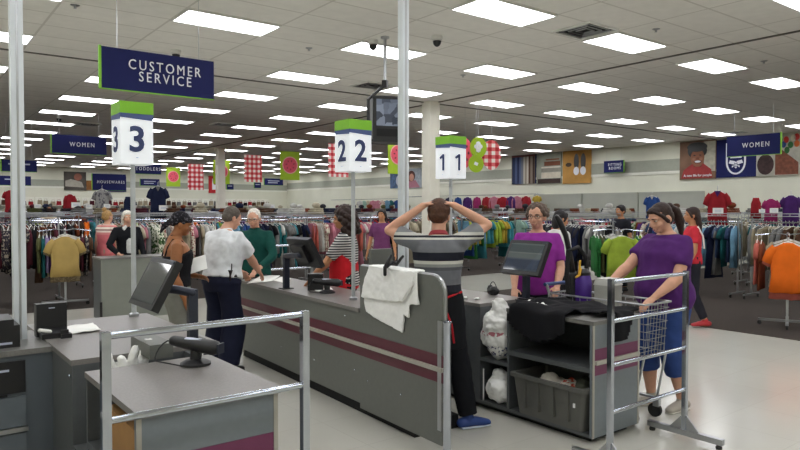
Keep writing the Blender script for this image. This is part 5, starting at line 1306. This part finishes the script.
RY = [13.0, 15.2, 17.4, 19.6, 21.8, 24.2, 26.6, 29.0, 31.4, 33.8, 36.2]
RXS = [2.35, 4.45, 6.55, 8.35, 11.0, 13.1, 15.2, 17.3, 19.4]
front_theme = {0: ('dark', 'left of the mustard top stand'), 1: ('pale', 'behind the person in pink'), 2: ('cool', 'behind the person in green'), 3: ('pink', 'behind the curly haired cashier'), 4: ('beige', 'behind the tall pole'), 5: ('bright', 'left of the person in glasses'), 6: ('mix', 'behind the person in glasses'), 7: ('blackish', 'by the far right aisle'), 8: ('cool', 'near the right wall')}
# the rows of the back department
for j, y in enumerate(RY):
    for i, x in enumerate(RXS):
        if j == 0 and i == 0: x, = (1.55,)
        p = pix((x, y, 1.2)); q0 = pix((x-.9, y, 1.2)); q1 = pix((x+.9, y, 1.2))
        if q1[0] < -5 or q0[0] > 720: continue
        th = front_theme[i][0] if j == 0 else rg.choice(('mix', 'cool', 'dark', 'pale', 'beige', 'pink', 'mix', 'denim'))
        desc = ('front row, %s' % front_theme[i][1]) if j == 0 else '%s in the %s back row' % (ORD[i+1]+' from left', ORD[j+1])
        racks.append(((x, y), 0., th, 'mix', desc))
# the right department: rails run away from the viewer along Y
for (x, y, th, kd, desc) in ((12.6, 4.75, 'beige', 'trousers', 'behind the orange tee stand'), (12.6, 6.75, 'cool', 'mix', 'behind the person in red'), (10.7, 8.15, 'blackish', 'mix', 'behind the upright vacuum'),
        (14.8, 5.7, 'cool', 'mix', 'under the red display tee'), (14.8, 7.7, 'denim', 'mix', 'beyond the person in purple'), (17.0, 6.8, 'mix', 'mix', 'third from front at right'), (17.0, 8.8, 'pale', 'mix', 'under the bee board'), (19.4, 8.0, 'mix', 'mix', 'below the right women sign'), (19.4, 10.2, 'cool', 'mix', 'below the smiling portrait'), (14.8, 9.4, 'mix', 'mix', 'below the shoe picture')):
    racks.append(((x, y), R90, th, kd, desc))
for k, ((x, y), rz, th, kd, desc) in enumerate(racks):
    d = pix((x, y, 1.2))[2]
    lab = 'wire-topped clothes rack, %s' % desc
    if d < 19: r = dup(proto, (x, y, .008), rz, lab, 'long clothes racks')
    else:
        r = bpy.data.objects.new('clothes_rack', FAR); link(r, None, (x, y, .008), rz); r['label'] = lab; r['group'] = 'long clothes racks'
    r['category'] = 'clothes rack'
for c in list(proto.children_recursive): bpy.data.objects.remove(c)
bpy.data.objects.remove(proto)
# what hangs on them
allg = []
for k, ((x, y), rz, th, kd, desc) in enumerate(racks):
    d0 = pix((x, y, 1.2))[2]; n = 26 if d0 < 20 else 20
    blk = None
    for t in range(n):
        if blk is None or rg.random() < .8: blk = (rg.choice(themes[th]), rg.choice(('trousers', 'trousers', 'jacket', 'shirt') if kd == 'trousers' else ('blouse', 'tee', 'shirt', 'blouse', 'trousers', 'dress', 'jacket', 'tank')))
        u = -.82+1.64*t/(n-1)+rg.uniform(-.012, .012)
        px, py = x+u*math.cos(rz), y+u*math.sin(rz)
        pp = pix((px, py, 1.1))
        if not (-15 < pp[0] < 815): continue
        allg.append((pp[2], px, py, rz+R90+rg.uniform(-.3, .3), blk[0], blk[1], t+1, desc))
# rails that face the viewer end-on get numbered from the nearer end
allg.sort(key=lambda g: g[0])
KN = {'tee': 'tee shirt', 'tank': 'tank top'}
far_start = 290
for (d, px, py, rz, colr, kind, t, desc) in allg[:far_start]:
    garment(kind, colr, (px, py, 1.408+.012), rz, '%s %s, %s along the rack %s' % (colr, KN.get(kind, kind), ordinal(t), desc), 'garments on the long racks', hanger=d < 15)
fm = bmesh.new(); names = list(GM); tmpl = {k: [garment_mesh(k, 90+s*7+len(k), 8) for s in range(2)] for k in KINDS}
tdat = {}
for k, ms in tmpl.items():
    for s, mb in enumerate(ms):
        mb.bm.verts.ensure_lookup_table(); mb.bm.verts.index_update()
        tdat[k, s] = ([v.co.copy() for v in mb.bm.verts], [[v.index for v in f.verts] for f in mb.bm.faces]); mb.bm.free()
V_, F_, I_ = [], [], []
for (d, px, py, rz, colr, kind, t, desc) in allg[far_start:]:
    vs, fs = tdat[kind, rg.randrange(2)]; b0 = len(V_); mt = Matrix.Translation((px, py, 1.42)) @ Matrix.Rotation(rz, 4, 'Z')
    V_ += [tuple(mt @ v) for v in vs]; F_ += [[b0+i for i in f] for f in fs]; I_ += [names.index(colr)]*len(fs)
me = bpy.data.meshes.new('hanging_clothes'); me.from_pydata(V_, [], F_)
for n_ in names: me.materials.append(GM[n_])
me.polygons.foreach_set('material_index', I_); me.polygons.foreach_set('use_smooth', [True]*len(F_)); me.update()
o = link(bpy.data.objects.new('hanging_clothes', me)); tag(o, 'dense rows of assorted clothes hanging on the farther racks', 'clothes', None, 'stuff')

# ------------------------------------------------------------------ four-way stands in front with face-out tops
def fourway(label, x, y, rz, h=1.30):
    o = thing('four_way_rack', label, 'clothes rack', (x, y, .0 if y < 11.85 and not (x > 9 and y < 9.3) else .008), rz)
    for a in (-.09, .09): MB().bx(a-.016, a+.016, -.016, .016, .08, h).build('post', m_steel, o, smooth=False)
    for a in (0, R90):
        f = MB(); f.T = Matrix.Rotation(a, 4, 'Z'); f.bx(-.36, .36, -.02, .02, .06, .09); f = f.build('foot', m_steel, o, smooth=False)
        for s in (-1, 1):
            g = MB(); g.T = Matrix.Rotation(a, 4, 'Z'); g.prism([(.03*math.cos(t*PI/5), .03*math.sin(t*PI/5)) for t in range(10)], -.012, .012, Matrix.Translation((s*.34, 0, .03)) @ Matrix.Rotation(R90, 4, 'X')); g.build('caster', m_rubber, f)
    for k in range(4):
        a = k*R90; c, s = math.cos(a), math.sin(a)
        MB().tube([(0, 0, h-.02), (c*.15, s*.15, h), (c*.40, s*.40, h-.03), (c*.41, s*.41, h-.01)], .011, 7).build('arm', m_chrome, o)
    return o
def face_out(stand, colr, kind, arm, n, lab, group, h=1.30, sc=1., zs=1.):
    rz = stand.rotation_euler.z+arm*R90; dx, dy = math.cos(rz), math.sin(rz)
    for t in range(n):
        r = .38-t*.055; c = colr[t % len(colr)]
        garment(kind, c, (stand.location.x+dx*r, stand.location.y+dy*r, h+.0-.012), rz+R90+rg.uniform(-.05, .05), lab % (c, KN.get(kind, kind), 'frontmost' if t == 0 else ordinal(t+1)+' from the front'), group, True, 0, sc).scale = (sc, 1, sc*zs*(1.12 if t and t % 2 == 1 else 1))
toward = math.atan2(-.789, -.614)
s1 = fourway('four way stand of mustard tops at the left', 2.40, 12.35, math.atan2(-12.35, -2.4))
def add(st, arm, cols, kind, n, nm, sc=1., zs=1.): face_out(st, cols, kind, arm, n, '%s %s, %s on '+nm, 'tops on the four way stands', 1.30, sc, zs)
GM['mustard'] = M('mustard_jersey', '#b59a5e', .88, var=.06, scale=6, spec=.15); GM['taupe lace'] = spot_mat('taupe_lace', '#8d7d62', '#6d5f49', 40, .5)
add(s1, 0, ['mustard', 'taupe lace', 'taupe lace', 'mustard'], 'tee', 4, 'the arm facing the viewer, left stand', .94, 1.16)
add(s1, 1, ['brown', 'patterned', 'maroon'], 'blouse', 3, 'the right arm of the mustard stand'); add(s1, 3, ['olive', 'teal', 'lilac', 'purple'], 'blouse', 4, 'the left arm of the mustard stand'); add(s1, 2, ['white', 'cream'], 'shirt', 2, 'the back arm of the mustard stand')
s2 = fourway('four way stand of orange tee shirts at the right edge', 9.95, 3.95, math.atan2(-3.95, -9.95))
add(s2, 0, ['orange', 'coral', 'orange', 'orange'], 'tee', 4, 'the arm facing the viewer, right edge stand', .92, 1.22); add(s2, 1, ['orange', 'coral', 'orange'], 'tee', 3, 'the right arm of the orange stand'); add(s2, 3, ['coral', 'rust'], 'tee', 2, 'the left arm of the orange stand'); add(s2, 2, ['khaki', 'beige'], 'tee', 2, 'the back arm of the orange stand')
s3 = fourway('four way stand of lime and green tops behind the person in purple', 9.75, 6.55, math.atan2(-6.55, -9.75)+.2)
add(s3, 0, ['lime', 'lime', 'green'], 'blouse', 3, 'the arm facing the viewer, lime stand'); add(s3, 1, ['lime', 'green'], 'tee', 2, 'the right arm of the lime stand'); add(s3, 3, ['green', 'green', 'olive', 'black'], 'blouse', 4, 'the left arm of the lime stand'); add(s3, 2, ['black', 'white'], 'tee', 2, 'the back arm of the lime stand')

# ------------------------------------------------------------------ display tops held up above the racks
def display_top(label, px, py_top, d, colr, kind='tee', sc=1., rz=None, extra=None, stand_z=1.5, name=None):
    c = at_d(px, py_top, d); az = math.atan2(c.x, c.y)
    o = garment(kind, colr, (c.x, c.y, c.z+.085*sc), -az if rz is None else rz, label, None, True, 1, sc); o.scale = (sc*.74, sc, sc*1.1)
    if stand_z is not None and c.z > stand_z: MB().tube([(0, .0, 0), (0, 0, (stand_z-c.z-.085*sc)/sc)], .008, 6).build('display_stem', m_steel, o)
    if extra:
        q, cl = extra
        MB().prism([(-.075, -.085), (.075, -.085), (.0, -.19)], 0, .012, Matrix.Translation((0, -.047, 0)) @ Matrix.Rotation(R90, 4, 'X')).build('neck_inset', GM[cl], o, smooth=False)
    return o
display_top('red display tee with a purple neck inset above the right racks', 717.5, 190.5, 13.2, 'red', 'tee', 1.06, None, (1, 'purple'), 1.56)
display_top('royal blue display tee with a white neck above the right racks', 652, 195.5, 18.8, 'blue', 'tee', .95, None, (1, 'white'), 1.56)
display_top('pink display tee above the right racks', 771, 198.5, 13.5, 'magenta', 'tee', .72, None, None, 1.56)
display_top('small red display tee beside the pink one', 756, 197, 13.6, 'red', 'tank', .6, None, None, 1.56)
display_top('deep purple display tee near the right frame edge', 791, 195, 13.4, 'purple', 'tee', .88, None, None, 1.56)
display_top('navy and red display top beside the lane three post', 158, 186, 15.6, 'navy', 'tee', 1.05, None, (1, 'grey'), 1.56)
GM['grey print'] = spot_mat('grey_print_cloth', '#8f8e8c', '#55545a', 16, .55)
display_top('grey print display blouse left of the lane three post', 102, 189, 17.9, 'grey print', 'blouse', 1.05, None, None, 1.56)
display_top('red long sleeved display sweater far left', 70, 194, 22.3, 'red', 'shirt', .9, None, None, 1.56)
display_top('red display dress left of the tall left pole', 10, 190, 18.0, 'red', 'dress', .8, None, None, 1.56)
display_top('small navy display tank top left of the lane three post', 128, 196, 20.5, 'navy', 'tank', .8, None, None, 1.56)
# row of bright tops on the right wall rail
RXW = X1-.55
wr = thing('wall_rail', 'long chrome wall rail carrying the row of bright tops', 'rail', (RXW, 22.4, 0))
MB().tube([(0, -4.2, 2.28), (0, 4.6, 2.28)], .015, 8).build('rail', m_chrome, wr)
for y in (-4.1, -1.2, 1.7, 4.5): MB().tube([(0, y, 2.28), (.52, y, 2.28)], .012, 6).build('bracket', m_steel, wr)
for k, (px, c, kd, sc) in enumerate(((449, 'navy', 'shirt', .95), (458, 'blue', 'shirt', .9), (467.5, 'purple', 'shirt', .95), (477, 'magenta', 'shirt', .95), (486.5, 'red', 'jacket', 1.), (494, 'pink', 'shirt', .95), (503, 'red', 'jacket', 1.15), (511, 'purple', 'shirt', 1.), (517, 'pink', 'shirt', 1.), (526, 'red', 'shirt', 1.05), (537, 'yellow', 'tee', .9))):
    q = on_x(px, 195, RXW)
    garment(kd, c, (RXW, q.y, 2.29), -R90+rg.uniform(-.15, .15), '%s top, %s from the left on the right wall rail' % (c, ordinal(k+1)), 'bright tops on the wall rail', True, None, sc).scale = (sc*.95, sc, sc)
MB()
wr2 = thing('wall_rail', 'short chrome wall rail of pale tops beside the tall pole', 'rail', (RXW, 31.2, 0))
MB().tube([(0, -3.6, 2.2), (0, 3.2, 2.2)], .015, 8).build('rail', m_chrome, wr2)
for y in (-3.5, 3.1): MB().tube([(0, y, 2.2), (.52, y, 2.2)], .012, 6).build('bracket', m_steel, wr2)
for k, (px, c) in enumerate(((360, 'white'), (364, 'mint'), (368, 'cream'), (373, 'pink'), (378, 'pink'), (382, 'floral'), (387, 'sky'), (391, 'teal'), (397, 'blue'), (413, 'red'), (418, 'red'))):
    q = on_x(px, 195, RXW)
    if 27.6 < q.y < 34.4: garment('blouse', c, (RXW, q.y, 2.21), -R90+rg.uniform(-.15, .15), '%s top, %s from the left on the rail by the tall pole' % (c, ordinal(k+1)), 'tops on the far wall rail', False, None, 1.)

# ------------------------------------------------------------------ white price cards on the racks
for k, (px, py, d, w_, lab) in enumerate(((76, 205, 17.5, .22, 'white price card left of the tall left pole rack'), (37.5, 206, 18., .16, 'white price card under the red sweater'), (89, 206.5, 15.7, .14, 'white price card left of the grey print blouse'), (107, 206, 15.7, .14, 'white price card right of the grey print blouse'),
        (163.5, 208, 15.6, .2, 'white price card on the navy display top'), (271, 207, 20.3, .24, 'white price card above the white haired person in green'), (718, 211, 13.05, .19, 'white price card on the red display tee'), (762, 211, 13.3, .11, 'white price card by the small red display tee'), (774, 210.5, 13.3, .15, 'white price card on the pink display tee'),
        (226.5, 209, 24.2, .26, 'framed white card on the cream column'), (503, 210, 27.0, .3, 'white price card on the red jacket of the wall rail'))):
    c = at_d(px, py, d); az = math.atan2(c.x, c.y); o = thing('price_card', lab, 'price card', (c.x, c.y, c.z), -az)
    MB().bx(-w_/2, w_/2, -.004, .004, -w_*.32, w_*.32).build('card', m_card, o, smooth=False)
    MB().tube([(0, .006, -w_*.3), (0, .006, min(-w_*.32-.02, 1.52-c.z))], .004, 5).build('holder', m_steel, o)
    b = MB()
    for t in range(2): b.bx(-w_*.3, w_*.3, -.0055, -.004, w_*(.05-.16*t), w_*(.11-.16*t))
    b.build('lettering', m_letterg, o, smooth=False)

# ------------------------------------------------------------------ small goods lying on the wire tops
fold_me = []
for t in range(4):
    r = random.Random(70+t); mb = MB()
    for q in range(3): mb.box((r.uniform(-.02, .02), r.uniform(-.02, .02), .025+.045*q), (.30-.03*q, .24-.02*q, .042), r.uniform(-.15, .15))
    if t == 3: mb.ell((0, 0, .2), (.1, .09, .07))
    fold_me.append(mb.mesh('folded_clothes', GM['black'], 'all', .014))
for k, ((x, y), rz, th, kd, desc) in enumerate(racks):
    d = pix((x, y, 1.2))[2]
    if not 14 < d < 30 or (x == 14.8 and y < 6): continue
    for t in range(5):
        u = -.72+.36*t+rg.uniform(-.08, .08); p = (x+u*math.cos(rz), y+u*math.sin(rz), 1.534)
        q = pix(p)
        if not 5 < q[0] < 795 or rg.random() < .3: continue
        c = rg.choice(('brown', 'black', 'khaki', 'maroon', 'charcoal', 'grey', 'cream', 'rust', 'white', 'navy', 'olive'))
        o = bpy.data.objects.new('folded_clothes', fold_me[rg.randrange(4)]); link(o, None, p, rz+rg.uniform(-.3, .3)); set_mat(o, GM[c])
        tag(o, '%s pile, %s on top of rack %s' % (c, ordinal(t+1), desc), 'folded clothes', 'piles on the wire tops')

# ------------------------------------------------------------------ shelves of bags along the back wall
for k in range(7):
    x = 5.3+2.35*k
    o = thing('shelf_unit', 'white shelf unit with bags, %s from the left along the back wall' % ordinal(k+1), 'shelf', (x, Y1-.02, .008), 0)
    MB().bx(-1.15, 1.15, -.03, 0, 0, 2.3).build('back_panel', m_trimw, o, smooth=False)
    for z in (1.35, 1.85): MB().bx(-1.15, 1.15, -.45, -.03, z-.03, z).build('shelf', m_trimw, o, smooth=False)
    MB().bx(-1.15, 1.15, -.5, -.03, .0, .25).build('base', m_panel, o, smooth=False)
    for z in (1.35, 1.85):
        for t in range(7):
            c = rg.choice(('brown', 'black', 'beige', 'maroon', 'grey', 'khaki', 'cream', 'rust', 'navy', 'red'))
            bx_ = x-.98+.325*t+rg.uniform(-.03, .03); hh = rg.uniform(.2, .3)
            g = thing('handbag', '%s handbag, %s on the %s shelf of back wall unit %s' % (c, ordinal(t+1), 'upper' if z > 1.5 else 'lower', ORD[k+1]), 'handbag', (bx_, Y1-.28, .008+z), 0, 'handbags on the back wall shelves')
            MB().prism([(-.12, 0), (.12, 0), (.10, hh), (-.10, hh)], -.06, .06, Matrix.Rotation(R90, 4, 'X')).build('body', GM[c], g, bevel=.02)
            MB().tube([(-.07, 0, hh-.01), (-.05, 0, hh+.1), (.05, 0, hh+.1), (.07, 0, hh-.01)], .008, 5).build('handle', GM[c], g)

# ------------------------------------------------------------------ image settings
w = bpy.data.worlds.new('world'); SC.world = w; w.use_nodes = True
w.node_tree.nodes['Background'].inputs[0].default_value = (.6, .62, .65, 1); w.node_tree.nodes['Background'].inputs[1].default_value = .3
vs = SC.view_settings; vs.view_transform = 'Standard'; vs.look = 'None'; vs.gamma = 1; vs.use_curve_mapping = False
vs.exposure = -0.68
SC.cycles.max_bounces = 8; SC.cycles.diffuse_bounces = 5; SC.cycles.glossy_bounces = 4
